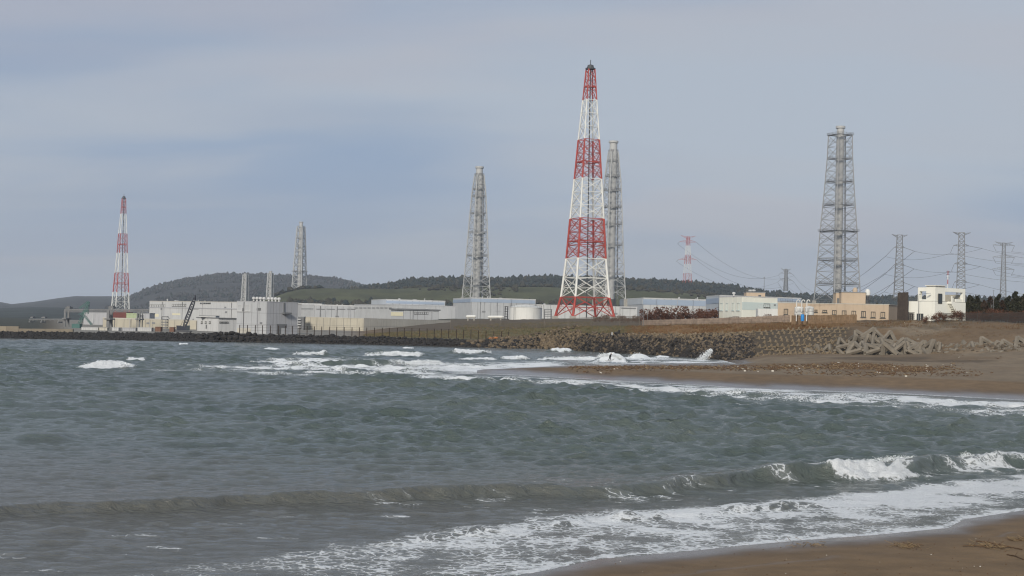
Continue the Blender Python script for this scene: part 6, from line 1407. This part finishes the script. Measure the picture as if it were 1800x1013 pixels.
# ================================================================ SURFER AND SPRAY
def surfer():
    Y = 258.0; p = at(1071.5, 634.5, Y); M_SUIT = surf('black_wetsuit', (0.012, 0.013, 0.016), 0.5, 0.2, 3.0); M_SKIN = surf('skin', (0.42, 0.26, 0.18), 0.6, 0.1, 3.0)
    hs = 0.55; base = Vector((p.x, p.y, 0.62))
    mb = MB(); n = 14
    for i in range(n):
        for sgn in (1,):
            pass
    prof = [(-1.05, .03, .14), (-.85, .17, .05), (-.45, .25, 0), (0, .27, 0), (.45, .25, .01), (.85, .15, .06), (1.12, .02, .18)]
    vs_ = []; fs = []
    for x, w, z in prof: vs_ += [(x, -w, z), (x, w, z), (x, w * .9, z + .07), (x, -w * .9, z + .07)]
    for i in range(len(prof) - 1):
        for k_ in range(4): fs.append((i * 4 + k_, i * 4 + (k_ + 1) % 4, i * 4 + 4 + (k_ + 1) % 4, i * 4 + 4 + k_))
    fs += [(3, 2, 1, 0), tuple(len(vs_) - 4 + i for i in range(4))]
    bo = mb.add(vs_, fs).build('surfboard', M_OFFW, None, False); bo.location = base; bo.rotation_euler = (R(6), R(-8), R(35)); tag(bo, 'white surfboard under the crouching rider', 'surfboard')
    J = {'pel': (0, 0, .52), 'chest': (.16, -.02, .86), 'neck': (.26, -.02, 1.04), 'head': (.31, -.03, 1.14), 'top': (.35, -.03, 1.28), 'hl': (.02, .10, .50), 'kl': (.36, .16, .42), 'al': (.30, .14, .10), 'tl': (.46, .18, .07),
         'hr': (-.04, -.10, .50), 'kr': (-.14, -.22, .34), 'ar': (-.46, -.12, .10), 'tr': (-.36, -.26, .07), 'sl': (.22, .18, .96), 'el': (.46, .34, .94), 'wl': (.70, .40, 1.04), 'fl': (.84, .42, 1.08), 'sr': (.16, -.21, .95), 'er': (-.06, -.42, .92), 'wr': (-.28, -.56, 1.02), 'fr': (-.40, -.64, 1.04)}
    rad = {'pel': .15, 'chest': .17, 'neck': .065, 'head': .10, 'top': .07, 'hl': .10, 'kl': .075, 'al': .05, 'tl': .04, 'hr': .10, 'kr': .075, 'ar': .05, 'tr': .04, 'sl': .075, 'el': .05, 'wl': .038, 'fl': .032, 'sr': .075, 'er': .05, 'wr': .038, 'fr': .032}
    E = [('pel', 'chest'), ('chest', 'neck'), ('neck', 'head'), ('head', 'top'), ('pel', 'hl'), ('hl', 'kl'), ('kl', 'al'), ('al', 'tl'), ('pel', 'hr'), ('hr', 'kr'), ('kr', 'ar'), ('ar', 'tr'), ('chest', 'sl'), ('sl', 'el'), ('el', 'wl'), ('wl', 'fl'), ('chest', 'sr'), ('sr', 'er'), ('er', 'wr'), ('wr', 'fr')]
    ks = list(J); me = bpy.data.meshes.new('person'); me.from_pydata([J[k_] for k_ in ks], [(ks.index(a), ks.index(b_)) for a, b_ in E], []); me.materials.append(M_SUIT)
    o = link('person', me); o.location = base + Vector((0, 0, .06)); o.rotation_euler = (0, 0, R(35)); sk = o.modifiers.new('skin', 'SKIN')
    for i, k_ in enumerate(ks): me.skin_vertices[0].data[i].radius = (rad[k_], rad[k_])
    me.skin_vertices[0].data[0].use_root = True
    ss = o.modifiers.new('sub', 'SUBSURF'); ss.levels = 1; ss.render_levels = 1
    tag(o, 'person in a black wetsuit crouching on a surfboard in the surf', 'person')
    MB().lathe((.33, -.03, 1.16), [(.03, -.09), (.075, -.06), (.092, .0), (.085, .07), (.04, .12)], 10).build('face', M_SKIN, o, True)
surfer()
def spray(label, pts, n, seed):
    r_ = np.random.default_rng(seed); M_SPR = bpy.data.materials.get('sea_spray') or surf('sea_spray', (0.80, 0.83, 0.85), 0.8, 0.05, 2.0); V = []; Ps = [at(*p_[:3]) for p_ in pts]; rs = [p_[3] for p_ in pts]
    for _ in range(n):
        t = r_.random() ** .8 * (len(Ps) - 1); i = min(int(t), len(Ps) - 2); f = t - i; c = Ps[i].lerp(Ps[i + 1], f); rr = rs[i] * (1 - f) + rs[i + 1] * f
        c = c + Vector(r_.normal(0, rr * .55, 3)); s = r_.uniform(.02, .085) * (.28 if pts[0][2] < 100 else 1.0)
        V += [tuple(c + Vector(r_.normal(0, s, 3))) for _k in range(3)]
    me = bpy.data.meshes.new('sea_spray'); me.from_pydata(V, [], [(i, i + 1, i + 2) for i in range(0, len(V), 3)]); me.materials.append(M_SPR); me.update(); tag(link('sea_spray', me), label, 'spray', kind='stuff')
spray('white spray bursting against the dark armour blocks', [(1226, 634, 312, .5), (1237, 630, 312, .75), (1245, 622, 312, .55), (1250, 616, 312, .30)], 5000, 3)
spray('low spray where a small wave meets the rubble', [(1108, 628, 322, .4), (1118, 625, 322, .5), (1126, 624, 322, .3)], 1200, 4)
spray('fine spray torn from the crest of the breaker near the surfer', [(1050, 628, 262, .25), (1064, 624, 262, .3), (1080, 625, 262, .3), (1092, 631, 262, .25)], 2600, 5)

def crest_pts(x0, x1, yc, Y, h, n, r):
    return [(x0 + (x1 - x0) * i / (n - 1), yc - h * math.sin(math.pi * (.15 + .7 * i / (n - 1))), Y, r) for i in range(n)]
spray('ragged spray along the crest of the white roller nearest the beach', [(1436, 817, 71.5, .10), (1470, 816, 71.8, .13), (1510, 813, 72.3, .14), (1550, 809, 72.8, .15), (1585, 807, 73.2, .15), (1612, 806, 73.5, .10)], 5200, 21)
spray('spray tossed up beside the second spilling stretch of the shore wave', [(1688, 803, 75.5, .10), (1698, 800, 75.8, .16), (1712, 803, 76.2, .10)], 900, 22)
for j, (bx0, bx1, by_, bh_, w0, w1, run) in enumerate(BRK[:9]):
    if j in (1, 8): continue
    Yb = atz((bx0 + bx1) / 2, by_, 0).y + 1.0; hp = bh_ * .75 * FOC / Yb; xa, xb = bx0 + (bx1 - bx0) * (w0 + .08), bx0 + (bx1 - bx0) * (w1 - .08)
    spray(f'torn spray on the {ORD[j]} breaker out on the bar', crest_pts(xa, xb, by_ - hp * .35, Yb, hp * .5, 6, .22), int(10 * (bx1 - bx0)), 40 + j)
# ================================================================ HAZE: sea air that pales the far hills
def haze_box():
    k = Nodes('sea_haze'); k.t.nodes.remove(k.b)
    v = k.n('ShaderNodeVolumePrincipled'); v.inputs['Color'].default_value = (0.80, 0.89, 1.0, 1); v.inputs['Density'].default_value = 0.00008
    v.inputs['Anisotropy'].default_value = 0.0
    k.l(v.outputs[0], k.o.inputs['Volume'])
    mb = MB(); mb.prism([(-9500, -400), (9500, -400), (9500, 15000), (-9500, 15000)], -4.5, 330.0)
    o = mb.build('haze', k.m); tag(o, 'thin pale sea haze lying over the whole bay', 'haze', kind='stuff'); return o
haze_box()
